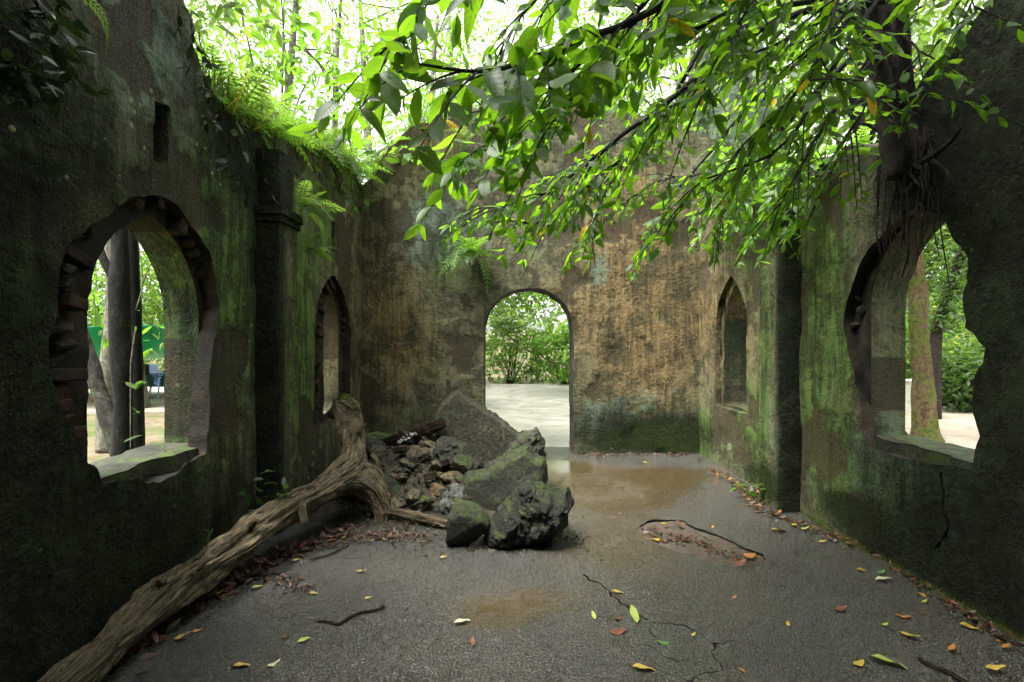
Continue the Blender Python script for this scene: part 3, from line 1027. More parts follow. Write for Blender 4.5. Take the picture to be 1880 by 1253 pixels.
# back wall with the arched doorway
D0, D1 = (889 - VX) / FPX * YB, (1053 - VX) / FPX * YB
B_B1 = [(D0, -0.255)] + arch(D0, D1, 0.0, 1.82, 2.40, 0.0)[0:] + [(D1, -0.255)]
back_top = [bw(*q) for q in [(1400, 290), (1330, 262), (1280, 250), (1220, 222), (1150, 205), (1060, 196), (960, 190), (880, 198), (850, 202), (800, 206), (772, 228), (745, 240), (722, 268), (705, 285), (690, 312), (668, 336), (620, 345)]]
back_out = [(XL - TH, -0.25), (D0, -0.25)] + arch(D0, D1, 0.0, 1.82, 2.40, 0.0) + [(D1, -0.25), (XR + TH, -0.25), (XR + TH, back_top[0][1])] + back_top[1:-1] + [(XL - TH, back_top[-1][1])]
B_ST = {
    'ochre': (px_blobs(bw, [(705, 560, 0.55, 1.9, 0.50), (1190, 560, 0.8, 1.5, 1.05), (880, 400, 0.8, 0.6, 0.25), (1130, 380, 0.6, 0.7, 0.5), (780, 250, 0.6, 0.4, 0.45), (1050, 560, 0.4, 0.8, 0.4), (760, 640, 0.5, 0.6, 0.35), (800, 430, 0.5, 0.5, -0.3)]), 0.16),
    'algae': (px_blobs(bw, [(1180, 800, 0.9, 0.35, 0.30), (850, 480, 0.5, 0.4, 0.3), (740, 760, 0.7, 0.4, 0.30), (800, 520, 0.3, 0.6, 0.25)]), 0.14),
    'black': (px_blobs(bw, [(1180, 790, 1.3, 0.34, 0.62), (1250, 430, 0.3, 0.4, 0.3), (690, 420, 0.25, 0.8, 0.22), (720, 800, 0.8, 0.3, 0.2), (800, 460, 0.3, 0.3, 0.2), (1000, 330, 0.8, 0.5, 0.15), (900, 560, 0.3, 0.5, 0.15)]), 0.22),
    'teal': (px_blobs(bw, [(800, 420, 0.7, 0.6, 0.60), (1110, 760, 0.5, 0.35, 0.55), (1210, 730, 0.4, 0.3, 0.25), (1090, 500, 0.3, 0.4, 0.35), (1000, 440, 0.6, 0.3, 0.3)]), 0.14),
    'moss': (px_blobs(bw, [(1200, 805, 1.3, 0.30, 0.62), (1260, 790, 0.5, 0.4, 0.25), (740, 800, 0.7, 0.2, 0.3)]), 0.05),
    'lichen': ([], 0.10),
}
wall_b, disp_b = build_wall('ruined_wall', 'tall ochre-stained back wall of the ruin with an arched doorway', back3d, back_out, [], 0.45, B_ST, 'walls of the roofless ruin', seed=8)
# front wall behind the viewer, with its own doorway
FD = arch(-0.3, 1.1, 0.0, 1.9, 2.6, 0.6)
front_out = [(XL - TH, -0.25), (-0.3, -0.25)] + FD + [(1.1, -0.25), (XR + TH, -0.25), (XR + TH, 4.6), (1.8, 5.4), (0.4, 6.2), (-0.8, 5.6), (XL - TH, 4.7)]
wall_f, _ = build_wall('ruined_wall', 'gabled front wall of the ruin with a doorway, facing the back wall', front3d, front_out, [], 0.45,
                       {'black': ([], 0.6), 'algae': ([], 0.3), 'ochre': ([], 0.2), 'teal': ([], 0.1), 'moss': ([], 0.1), 'lichen': ([], 0.1)}, 'walls of the roofless ruin', step=0.15, seed=12)


# pilasters, capital, sills, bricks: parts of their walls
def grid_box(x0, x1, y0, y1, z0, z1, step, stains_and_shade, sfun, seed, amp=0.012, skip=()):
    """box with fine displaced faces; sfun(V) -> (s, z) for the stain weights"""
    g = Geo()
    nx, ny, nz = (max(1, int(round((b - a) / step))) for a, b in ((x0, x1), (y0, y1), (z0, z1)))

    def face(o, u, v, nu, nv):
        a, b = np.meshgrid(np.linspace(0, 1, nu + 1), np.linspace(0, 1, nv + 1), indexing='ij')
        V = np.asarray(o)[None] + a.reshape(-1, 1) * np.asarray(u)[None] + b.reshape(-1, 1) * np.asarray(v)[None]
        F = [(i * (nv + 1) + j, (i + 1) * (nv + 1) + j, (i + 1) * (nv + 1) + j + 1, i * (nv + 1) + j + 1) for i in range(nu) for j in range(nv)]
        g.add(V, F)
    dx, dy, dz = x1 - x0, y1 - y0, z1 - z0
    face((x0, y0, z0), (dx, 0, 0), (0, 0, dz), nx, nz)
    face((x0, y1, z0), (dx, 0, 0), (0, 0, dz), nx, nz)
    face((x0, y0, z0), (0, dy, 0), (0, 0, dz), ny, nz)
    face((x1, y0, z0), (0, dy, 0), (0, 0, dz), ny, nz)
    face((x0, y0, z1), (dx, 0, 0), (0, dy, 0), nx, ny)
    V = g.verts()
    c = np.array([(x0 + x1) / 2, (y0 + y1) / 2, 0])
    n1 = np.stack([fbm(V * 5 + k * 9, 3, seed + k) for k in range(3)], 1)
    # worn arrises
    e = np.minimum(np.minimum(V[:, 0] - x0, x1 - V[:, 0]) + np.minimum(V[:, 1] - y0, y1 - V[:, 1]), 0.04)
    pull = (0.04 - e)[:, None] * 0.25 * (1 + fbm(V * 9, 2, seed))[:, None]
    d = c[None] - V
    d[:, 2] = 0
    d /= np.linalg.norm(d, axis=1)[:, None] + 1e-9
    V = V + n1 * amp + d * pull * 1.5
    g.V = [V]
    s, z = sfun(V)
    at = {k: blob_weight(s, z, *stains_and_shade.get(k, ([], 0.0))) for k in FIELDS}
    return g, at


def stain_mesh(name, g, at, mats):
    stain = np.column_stack([at['ochre'], at['algae'], at['black'], np.ones(g.n)])
    return g.mesh(name, mats, True, None, {'stain': ('FLOAT_COLOR', stain), 'teal': ('FLOAT', at['teal']), 'moss': ('FLOAT', at['moss']), 'lichen': ('FLOAT', at['lichen'])})


ysf = lambda V: (V[:, 1] + np.abs(V[:, 0]) * 0.0, V[:, 2])
# right pilaster: its face towards the room is green, its near side black
PR = dict(algae=([(4.95, 0.9, 0.25, 1.2, 0.50), (4.95, 1.9, 0.25, 0.8, 0.3)], 0.25), black=([(4.50, 1.5, 0.10, 6, 1.3), (4.95, 1.2, 0.25, 1.5, -0.15)], 0.25), ochre=([], 0.15), teal=([(4.9, 0.7, 0.3, 0.6, 0.3)], 0.15),
          moss=([(4.8, 0.2, 0.5, 0.3, 0.55)], 0.08), lichen=([], 0.1))
g_, at_ = grid_box(XR - 0.20, XR + 0.05, 4.58, 4.96, -0.02, 3.10, 0.04, PR, ysf, 31)
obj('pilaster', stain_mesh('pilaster', g_, at_, [M['plaster']]), wall_r)
PL = dict(algae=([(4.45, 1.5, 0.3, 1.2, 0.45)], 0.25), black=([(4.00, 1.5, 0.12, 6, 1.0), (4.45, 1.3, 0.2, 1.6, -0.2)], 0.30), ochre=([], 0.12), teal=([], 0.25), moss=([], 0.12), lichen=([], 0.2))
g_, at_ = grid_box(XL - 0.05, XL + 0.20, 4.05, 4.43, -0.02, 2.62, 0.04, PL, ysf, 33)
obj('pilaster', stain_mesh('pilaster', g_, at_, [M['plaster']]), wall_l)
for (dx, dy, z0, z1, sd_) in ((0.215, 0.012, 2.62, 2.68, 1), (0.235, 0.03, 2.68, 2.75, 2)):
    g_, at_ = grid_box(XL - 0.05, XL + dx, 4.05 - dy, 4.43 + dy, z0, z1, 0.03, dict(black=([], 0.75), algae=([], 0.3), moss=([], 0.25)), ysf, 35 + sd_, 0.006)
    obj('capital_moulding', stain_mesh('capital', g_, at_, [M['plaster']]), wall_l)
g_, at_ = grid_box(XL - 0.05, XL + 0.18, 4.09, 4.40, 2.75, 3.25, 0.04, dict(black=([], 0.8), algae=([], 0.3), moss=([], 0.3)), ysf, 39, 0.03)
obj('broken_springer', stain_mesh('springer', g_, at_, [M['plaster'], M['masonry']]), wall_l)

# window sills: worn slabs, the front edge broken
m_ = Mat('wet_sill_stone')
_n = m_.noise(6, 7, 0.7)
_c = m_.mix(m_.step(_n, 0.35, 0.65), (0.026, 0.028, 0.020), (0.068, 0.070, 0.050))
_c = m_.mix(m_.step(m_.noise(4, 6, 0.75), 0.50, 0.62), _c, (0.060, 0.090, 0.025))
M['sill'] = m_.done(m_.principled(_c, m_.step(_n, 0.3, 0.7, 0.4, 0.75), m_.bump(m_.math('ADD', m_.noise(35, 5), _n), 0.8, 0.02), 0.15))


def sill(root, to3d, loop, z_top, z_bot, dep0, dep1, seed):
    """slab seen from above: loop of (s, depth)"""
    l = ragged(loop, 0.02, 0.028, 9, seed)
    V2, T = fill(l, [], 0.04)
    g = Geo()
    zt = z_top + fbm(np.column_stack([V2 * 5, np.full(len(V2), seed)]), 4, seed) * 0.02
    g.add(to3d(V2[:, 0], zt, V2[:, 1]), [tuple(t) for t in T])
    k = len(l)
    zl = z_top + fbm(np.column_stack([l * 5, np.full(k, seed)]), 4, seed) * 0.02 - 0.006
    V = np.vstack([to3d(l[:, 0], zl, l[:, 1]), to3d(l[:, 0], np.full(k, z_bot), l[:, 1])])
    g.add(V, [(j, (j + 1) % k, (j + 1) % k + k, j + k) for j in range(k)])
    return obj('window_sill', g.mesh('window_sill', M['sill']), root)


sill(wall_l, left3d, [(2.50, 0.02), (2.66, 0.015), (2.80, 0.05), (2.92, 0.11), (3.02, 0.10), (3.1, 0.04), (3.30, 0.03), (3.46, 0.11), (3.47, TH + 0.03), (2.50, TH + 0.03)], 0.882, 0.74, 0, TH, 41)
sill(wall_r, right3d, [(2.87, 0.02), (3.03, 0.02), (3.12, 0.07), (3.28, 0.05), (3.40, 0.09), (3.60, 0.04), (3.79, 0.11), (3.79, TH + 0.03), (2.90, TH + 0.03)], 0.882, 0.74, 0, TH, 43)

def rock_geo(dims, seed, sub=3, facets=9, jag=0.10, fine=0.04):
    bm = bmesh.new()
    bmesh.ops.create_icosphere(bm, subdivisions=sub, radius=1)
    bm.verts.ensure_lookup_table()
    N = np.array([v.co[:] for v in bm.verts])
    F = np.array([[v.index for v in f.verts] for f in bm.faces])
    bm.free()
    r = np.random.default_rng(seed)
    rad = np.ones(len(N)) * 1.05
    for _ in range(facets):
        d = r.normal(size=3)
        d /= np.linalg.norm(d)
        c = r.uniform(0.55, 0.92)
        dt = N @ d
        rad = np.where(dt > 1e-3, np.minimum(rad, c / np.maximum(dt, 1e-3)), rad)
    q = N * 1.6 + seed
    ridge = 1 - 2 * np.abs(fbm(q * 1.3, 2, seed))
    rad = rad * (1 + jag * (ridge - 0.5) + fine * fbm(q * 5, 3, seed + 3) - fine * 0.8 * np.abs(fbm(q * 9, 2, seed + 6)))
    V = N * rad[:, None] * np.asarray(dims)[None] / 2
    return V, F


# loose-edged bricks round the broken openings
BR = []
for k in range(6):
    V, F = box_geo((0.21, 0.10, 0.062), 0.006)
    V = V + np.stack([fbm(V * 14 + k * 7.7, 2, 60 + k + a) for a in range(3)], 1) * np.array([0.012, 0.008, 0.006])
    BR.append(mesh_from('brick', V, F, M['brick'], False))


def brick(root, to3d, s, z, dep, rot, scale=(1, 1, 1), pool=None, name='brick'):
    o = bpy.data.objects.new(name, random.choice(pool or BR))
    COL.objects.link(o)
    o.parent = [c for c in root.children if c.name.startswith('masonry')][0]
    p = to3d(np.array([s]), np.array([z]), np.array([dep]))[0]
    p0 = to3d(np.array([s + 1]), np.array([z]), np.array([dep]))[0]
    q0 = to3d(np.array([s]), np.array([z]), np.array([dep + 1]))[0]
    ax, dn = Vector(p0 - p), Vector(q0 - p)
    X = (ax * math.cos(rot) + Vector((0, 0, 1)) * math.sin(rot))
    Y = dn
    Z = X.cross(Y)
    mt = Matrix(((X.x, Y.x, Z.x), (X.y, Y.y, Z.y), (X.z, Y.z, Z.z))).to_4x4()
    e = Euler((random.uniform(-.09, .09), random.uniform(-.06, .06), random.uniform(-.14, .14))).to_matrix().to_4x4()
    o.matrix_basis = Matrix.Translation(Vector(p)) @ mt @ e @ Matrix.Diagonal((*scale, 1))
    return o


CHUNK = []
for k in range(5):
    V, F = rock_geo((0.13, 0.12, 0.10), 700 + k, 2, 8, 0.2, 0.08)
    n_ = len(V)
    CHUNK.append(mesh_from('stone', V, F, M['masonry'], False))


def chunk(root, to3d, s, z, dep):
    q = random.uniform(0.6, 1.15)
    return brick(root, to3d, s, z, dep, random.uniform(0, 6.3), (q, q, q * random.uniform(0.7, 1.1)), CHUNK, 'stone')


def brick_ring(root, to3d, s0, s1, sill_z, spring, apex, dep, sides=(True, True), rows=True, seed=0, reach=0.0):
    random.seed(seed)
    z = sill_z + 0.05
    while z < spring:
        for side, on in ((0, sides[0]), (1, sides[1])):
            if not on:
                continue
            L = random.uniform(0.75, 1.05)
            off = 0.170 + random.uniform(-0.03, 0.05)
            s = s0 - off + reach if side == 0 else s1 + off + 0.0
            if side == 1 or z > sill_z + 0.62 or not rows:
                if random.random() < 0.75:
                    chunk(root, to3d, s, z, dep + random.uniform(-0.01, 0.05))
                continue
            brick(root, to3d, s, z + random.uniform(-.004, .004), dep + random.uniform(-0.02, 0.02), random.uniform(-.03, .03), (L, random.uniform(.85, 1.1), 1))
            if random.random() < 0.55:
                s2 = s + (-0.2 if side == 0 else 0.2)
                brick(root, to3d, s2, z, dep + random.uniform(0.0, 0.03), random.uniform(-.03, .03), (0.7, 1, 1))
        z += 0.073
    c, hw, rise = (s0 + s1) / 2, (s1 - s0) / 2, apex - spring
    n = int(math.pi * (hw + rise) / 2 / 0.07)
    for i in range(n + 1):
        a = math.pi * i / n
        k = random.uniform(0.05, 0.12)
        ps, pz = c - (hw + k) * math.cos(a), spring + (rise + k) * math.sin(a)
        if random.random() < 0.45:
            brick(root, to3d, ps, pz, dep + random.uniform(-0.01, 0.05), math.pi - a + random.uniform(-.2, .2), (random.uniform(0.45, 0.8), 1, random.uniform(0.8, 1.0)))
        else:
            chunk(root, to3d, ps, pz, dep + random.uniform(0.0, 0.06))


brick_ring(wall_l, left3d, 2.49, 3.49, 0.88, 1.80, 2.38, 0.075, (True, True), seed=3)
brick_ring(wall_l, left3d, 5.78, 6.42, 0.80, 1.70, 2.28, 0.10, rows=False, seed=4)
random.seed(5)
z = 0.95
while z < 2.0:                       # the far jamb of the right-hand window
    if random.random() < 0.7:
        chunk(wall_r, right3d, 3.82 + random.uniform(0.02, 0.22), z + random.uniform(-.04, .04), 0.10 + random.uniform(-.02, .03))
    if random.random() < 0.0:
        brick(wall_r, right3d, 3.82 + random.uniform(0.06, 0.14), z, 0.08 + random.uniform(-.01, .03), random.uniform(-.1, .1), (random.uniform(.5, .8), 1, 1))
    if z < 1.7:
        chunk(wall_r, right3d, 2.83 - random.uniform(0.0, 0.10), z, 0.09 + random.uniform(-.02, .03))
    z += 0.075

# paler, taller wall standing behind the ruin's back right corner
def tower3d(s, z, d):
    return np.stack([s, 8.6 + d, z], 1)


tower, _ = build_wall('ruined_wall', 'pale tall wall fragment rising behind the back wall, seen through leaves', tower3d,
                      [(3.1, -0.25), (5.1, -0.25), (5.05, 5.0), (4.9, 6.2), (4.5, 7.0), (4.1, 7.3), (3.6, 7.0), (3.3, 6.2), (3.15, 5.2)], [], 0.5,
                      {'ochre': ([], 0.1), 'algae': ([(4, 4, 1, 1, 0.3)], 0.1), 'black': ([], 0.05), 'teal': ([], 0.75), 'moss': ([], 0.0), 'lichen': ([], 0.3)}, 'walls of the roofless ruin', step=0.12, seed=15)


# ------------------------------------------------------------------ rocks
def rock_mesh(name, dims, seed, tint=(0.12, 0.12, 0.09), moss=0.5, sub=3, facets=9, jag=0.10, fine=0.04, rot=(0, 0, 0), smooth=False):
    V, F = rock_geo(dims, seed, sub, facets, jag, fine)
    V = V @ np.array(Euler(rot).to_matrix()).T
    n = len(V)
    return mesh_from(name, V, F, M['rock'], smooth, None, {'tint': ('FLOAT_COLOR', np.tile([*tint, 1], (n, 1))), 'moss': ('FLOAT', np.full(n, moss))})


def rock(name, label, loc, dims, seed, group=None, cat='stone', **kw):
    o = obj(name, rock_mesh(name, dims, seed, **kw), None, loc)
    return tag(o, label, cat, group)


OLIVE, TAN = (0.11, 0.11, 0.055), (0.21, 0.165, 0.095)
GREY, WARM, DARK, PALE, RUST = (0.10, 0.097, 0.062), (0.155, 0.13, 0.08), (0.045, 0.046, 0.036), (0.26, 0.26, 0.22), (0.26, 0.15, 0.065)
# the big ones at the front of the heap
rock('boulder', 'rounded mossy green boulder at the front of the rubble heap', (-0.335, 3.86, 0.145), (0.40, 0.40, 0.36), 5, cat='boulder', tint=(0.050, 0.056, 0.040), moss=0.48, sub=4, facets=7, jag=0.05, fine=0.02, rot=(0.1, 0.2, 0.5), smooth=True)


def jagged_block(name, label, loc, prof, depth, seed, tint, moss, lean=0.0, cat='boulder', face_flat=0.0, soft=0.09, rag=0.035):
    """a broken lump of masonry: outline seen from the front, thick, with a pitted surface"""
    l = ragged(prof, 0.014, rag, 10, seed)
    V2, T = fill(l, [], 0.016)
    bd = l
    d = np.sqrt(np.array([((bd - v) ** 2).sum(1).min() for v in V2]))
    w = np.clip(d / soft, 0, 1) ** 0.5
    g = Geo()
    for sgn in (-1, 1):
        q = np.column_stack([V2 * 5, np.full(len(V2), seed + sgn * 3.0)])
        rid = 1 - 2 * np.abs(fbm(q, 3, seed))
        rid2 = 1 - 2 * np.abs(fbm(q * 2.6, 3, seed + 7))
        rid3 = np.abs(fbm(q * 6, 2, seed + 8))
        dep = sgn * (depth / 2 * (0.45 + 0.55 * w) + w * (rid * 0.085 + rid2 * 0.05 - rid3 * 0.035) * (1 - face_flat * (sgn < 0)))
        V = np.column_stack([V2[:, 0], dep + lean * V2[:, 1], V2[:, 1]])
        g.add(V, [tuple(t) if sgn < 0 else tuple(t[::-1]) for t in T])
    k = len(l)
    n = 6
    rows = []
    for i in range(n + 1):
        f = i / n * 2 - 1
        q = np.column_stack([l * 9, np.full(k, seed + i * 1.7)])
        o = fbm(q * 1.5, 3, seed + 5) * 0.05 * (1 - f * f)
        c = l.mean(0)
        dirv = (l - c) / (np.linalg.norm(l - c, axis=1)[:, None] + 1e-9)
        p = l + dirv * (o + 0.02 * (1 - f * f))[:, None]
        rows.append(np.column_stack([p[:, 0], np.full(k, f * depth / 2 * 0.45) + lean * p[:, 1], p[:, 1]]))
    F = [(i * k + j, i * k + (j + 1) % k, (i + 1) * k + (j + 1) % k, (i + 1) * k + j) for i in range(n) for j in range(k)]
    g.add(np.vstack(rows), F)
    m_ = g.n
    me = g.mesh(name, M['rock'], False, None, {'tint': ('FLOAT_COLOR', np.tile([*tint, 1], (m_, 1))), 'moss': ('FLOAT', np.full(m_, moss))})
    return tag(obj(name, me, None, loc), label, cat)


def prof_px(pts, d, x0):
    """front outline from photo pixels at distance d, measured from x0 at the floor"""
    return [(P(x, y, d).x - x0, max(-0.03, P(x, y, d).z)) for x, y in pts]


jagged_block('boulder', 'black jagged honeycombed boulder nearest the middle of the floor', (0.13, 3.95, 0.0),
             prof_px([(888, 1008), (896, 975), (915, 945), (940, 925), (950, 895), (968, 886), (985, 900), (1000, 905), (1020, 908), (1042, 902), (1047, 925), (1038, 965), (1020, 990), (985, 1000)], 3.85, 0.13),
             0.36, 51, (0.015, 0.015, 0.012), 0.36)
jagged_block('wall_fragment', 'fallen wall fragment with a flat mossy plaster face behind the black boulder', (0.0, 4.75, 0.0),
             prof_px([(862, 965), (848, 905), (856, 880), (890, 872), (925, 850), (960, 832), (985, 845), (1000, 855), (1000, 900), (995, 935), (930, 960)], 4.65, 0.0),
             0.30, 57, (0.040, 0.044, 0.026), 0.44, 0.25, 'rubble', 0.9, 0.04, 0.03)
jagged_block('boulder', 'upright craggy block standing behind the mossy wall fragment', (0.25, 5.25, 0.0),
             prof_px([(925, 925), (922, 850), (940, 820), (960, 800), (985, 796), (1000, 820), (998, 850), (1003, 905)], 5.15, 0.25), 0.3, 61, (0.07, 0.068, 0.048), 0.36)
jagged_block('wall_fragment', 'large upright slab of fallen wall leaning beside the doorway', (-0.45, 5.95, 0.0),
             prof_px([(800, 880), (796, 830), (796, 772), (806, 748), (838, 722), (852, 735), (880, 752), (925, 782), (958, 806), (958, 860), (930, 890)], 5.85, -0.45),
             0.26, 67, (0.060, 0.058, 0.032), 0.30, 0.22, 'rubble', 0.95, 0.025, 0.015)
jagged_block('wall_fragment', 'dark broken lump lying at the foot of the leaning slab', (-0.62, 5.35, 0.05),
             prof_px([(795, 870), (800, 825), (825, 818), (850, 832), (880, 862), (870, 885)], 5.3, -0.62), 0.22, 71, DARK, 0.35, 0.15, 'rubble')

# the heap: stones on a low mound
def mound(x, y):
    h = 0.40 * math.exp(-((x + 1.15) / 0.75) ** 2 - ((y - 5.9) / 0.95) ** 2) + 0.14 * math.exp(-((x + 0.8) / 0.55) ** 2 - ((y - 4.9) / 0.5) ** 2)
    return h


def heap():
    lo_x, hi_x, lo_y, hi_y = -2.0, 0.35, 4.15, 6.95
    k = 60
    X, Y = np.meshgrid(np.linspace(lo_x, hi_x, k), np.linspace(lo_y, hi_y, k))
    Z = np.vectorize(mound)(X, Y)
    e = np.minimum(np.minimum(X - lo_x, hi_x - X), np.minimum(Y - lo_y, hi_y - Y))
    n = fbm(np.stack([X.ravel() * 7, Y.ravel() * 7, X.ravel() * 0], 1), 4, 21).reshape(k, k)
    Z = Z + n * 0.03 - 0.025 - np.clip(0.12 - e, 0, 1) * 0.4
    V = np.stack([X.ravel(), Y.ravel(), Z.ravel()], 1)
    F = [(i * k + j, i * k + j + 1, (i + 1) * k + j + 1, (i + 1) * k + j) for i in range(k - 1) for j in range(k - 1)]
    o = obj('rubble_mound', mesh_from('rubble_mound', V, F, plain('heap_earth', (0.060, 0.050, 0.034), 0.9, 0.2, 25, 0.7)))
    tag(o, 'dark earth and grit under the rubble heap', 'earth', kind='stuff')


heap()
named = [
    ((690, 795), 6.1, (0.34, 0.3, 0.26), 101, GREY, 0.6, 'mossy square stone propped behind the upright log end'),
    ((832, 925), 4.55, (0.25, 0.24, 0.30), 102, (0.20, 0.21, 0.185), 0.2, 'pale blue-grey pointed stone in front of the mossy fragment'),
    ((805, 915), 4.7, (0.30, 0.22, 0.20), 103, RUST, 0.2, 'rust-brown stone beside the pale pointed stone'),
    ((845, 855), 5.2, (0.24, 0.2, 0.26), 104, GREY, 0.55, 'greenish stone leaning against the dark broken lump'),
    ((775, 872), 5.2, (0.36, 0.26, 0.16), 105, WARM, 0.55, 'flat mossy stone in the middle of the heap'),
    ((770, 845), 5.5, (0.40, 0.24, 0.15), 106, GREY, 0.65, 'long tilted green stone near the top of the heap'),
    ((765, 907), 4.8, (0.24, 0.22, 0.24), 107, WARM, 0.45, 'angular tan stone in the middle front of the heap'),
    ((720, 915), 4.75, (0.20, 0.18, 0.24), 108, GREY, 0.6, 'mossy stone wedged against the log fork'),
    ((735, 885), 5.0, (0.24, 0.2, 0.16), 109, WARM, 0.5, 'brown-green stone just above the log fork'),
    ((810, 890), 4.95, (0.34, 0.2, 0.12), 110, WARM, 0.35, 'flat tan slab beside the rust-brown stone'),
    ((800, 940), 4.45, (0.16, 0.12, 0.09), 111, DARK, 0.3, 'small dark stone under the rust-brown stone'),
    ((740, 840), 5.6, (0.26, 0.2, 0.16), 112, DARK, 0.4, 'dark stone below the fungus-spotted log'),
    ((870, 895), 4.9, (0.22, 0.18, 0.14), 113, WARM, 0.5, 'tan stone tucked behind the mossy wall fragment'),
]
for (px, py), d, dims, sd_, tint, moss, lab in named:
    p = P(px, py, d)
    p.z = max(dims[2] * 0.32, min(p.z, mound(p.x, p.y) + dims[2] * 0.45))
    dims = tuple(v * 1.2 for v in dims)
    rock('stone', lab, p, dims, sd_, 'stones of the rubble heap', tint=tint, moss=moss, sub=4 if dims[0] > 0.22 else 3, facets=12, jag=0.12, rot=(sd_ * 0.7 % 1 - 0.5, sd_ * 0.37 % 1 - 0.5, sd_ * 1.3))
STONES = [rock_mesh('stone', (0.2, 0.17, 0.13), 200 + k, (OLIVE, WARM, TAN, DARK, OLIVE, WARM, TAN, GREY)[k], 0.22 + 0.07 * (k % 4), 3, 13, 0.16, 0.06) for k in range(8)]
r_ = np.random.default_rng(12)
spots = []
while len(spots) < 95:
    x, y = r_.uniform(-1.75, 0.0), r_.uniform(4.35, 6.6)
    if mound(x, y) < 0.07 or (x > -0.55 and y > 5.3):
        continue
    spots.append((x, y))
spots.sort(key=lambda q: q[1])
ROWN = ['front', 'second', 'third', 'fourth', 'fifth', 'sixth', 'seventh', 'eighth', 'ninth', 'rearmost']
TINTN = ['olive', 'brown', 'tan', 'dark', 'olive', 'brown', 'tan', 'grey']
for row in range(10):
    line = sorted(spots[row * 10:row * 10 + 10])
    for k, (x, y) in enumerate(line):
        s_ = r_.uniform(0.5, 1.75) * (1.0 if y < 5.6 else 1.1)
        v = int(r_.integers(8))
        o = obj('stone', STONES[v], None, (x, y, mound(x, y) + 0.03 * s_))
        o.rotation_euler = tuple(r_.uniform(-0.6, 0.6, 2)) + (r_.uniform(0, 6.3),)
        o.scale = (s_, s_ * r_.uniform(0.7, 1.2), s_ * r_.uniform(0.6, 1.1))
        tag(o, '%s %s broken stone, %s from the log in the %s row of the heap' % ('large' if s_ > 1.2 else 'small', TINTN[v], 'nearest' if k == 0 else ['', 'second', 'third', 'fourth', 'fifth', 'sixth', 'seventh', 'eighth', 'ninth', 'tenth'][k], ROWN[row]),
            'stone', 'stones of the rubble heap')
for k, (px, py, d) in enumerate([(735, 860, 5.4), (790, 905, 4.8), (850, 925, 4.5), (760, 880, 5.1), (700, 940, 4.45), (815, 870, 5.2), (885, 905, 4.75)]):
    p = P(px, py, d)
    o = obj('broken_brick', BR[k % 6], None, (p.x, p.y, mound(p.x, p.y) + 0.07))
    o.rotation_euler = (r_.uniform(-.5, .5), r_.uniform(-.5, .5), r_.uniform(0, 6))
    o.scale = (r_.uniform(.5, .8), 1, 1)
    tag(o, 'broken dark red brick in the heap, %s' % ['below the fungus-spotted log', 'beside the rust-brown stone', 'beside the pale pointed stone', 'on the flat mossy stone', 'at the log fork', 'near the dark broken lump', 'behind the mossy wall fragment'][k], 'brick', 'stones of the rubble heap')
# grit between them: one mass
gg = Geo()
SM = [rock_geo((1, 0.8, 0.7), 300 + k, 1, 6, 0.15) for k in range(5)]
n_g = 0
gt, gm = [], []
while n_g < 900:
    x, y = r_.uniform(-1.9, 0.2), r_.uniform(4.2, 6.8)
    h = mound(x, y)
    if h < 0.03 + 0.05 * r_.random():
        continue
    V, F = SM[r_.integers(5)]
    s_ = r_.uniform(0.015, 0.055)
    A = np.array(Euler(r_.uniform(0, 6, 3)).to_matrix())
    gg.add((V * s_) @ A.T + [x, y, h + s_ * 0.2], F)
    t = (GREY, WARM, DARK, WARM)[r_.integers(4)]
    gt.append(np.tile([*t, 1], (len(V), 1)))
    gm.append(np.full(len(V), 0.3))
    n_g += 1
ctr = [(-0.34, 3.72, .22), (0.13, 3.78, .36), (0.5, 3.95, .12), (0.0, 4.5, .35), (0.42, 4.9, .18), (-0.75, 4.25, .3), (0.35, 5.4, .2)]
for k in range(420):
    cx_, cy_, w_ = ctr[r_.integers(len(ctr))]
    x, y = cx_ + r_.normal() * w_, cy_ + r_.normal() * w_ * 0.35
    V, F = SM[r_.integers(5)]
    s_ = r_.uniform(0.006, 0.026)
    A = np.array(Euler(r_.uniform(0, 6, 3)).to_matrix())
    gg.add((V * s_) @ A.T + [x, y, mound(x, y) + s_ * 0.3], F)
    gt.append(np.tile([*(GREY, DARK, DARK, WARM)[r_.integers(4)], 1], (len(V), 1)))
    gm.append(np.full(len(V), 0.2))
me = gg.mesh('grit', M['rock'], False, None, {'tint': ('FLOAT_COLOR', np.vstack(gt)), 'moss': ('FLOAT', np.concatenate(gm))})
tag(obj('gravel', me), 'small broken stones and grit filling the rubble heap', 'gravel', kind='stuff')


# ------------------------------------------------------------------ logs and sticks
def log_disp(seed, amp):
    def f(V, ln, ang):
        a = np.stack([ln * 3.0, np.cos(ang) * 1.5, np.sin(ang) * 1.5], 1)
        b = np.stack([ln * 2.6, np.cos(ang) * 7, np.sin(ang) * 7], 1)
        rid = np.abs(fbm(b, 3, seed + 5))
        return amp * (2.1 * fbm(a, 3, seed) - 0.55 * np.clip(0.25 - rid, 0, 1) * 2.6 + 0.5 * fbm(b * 2.2, 2, seed + 8))
    return f


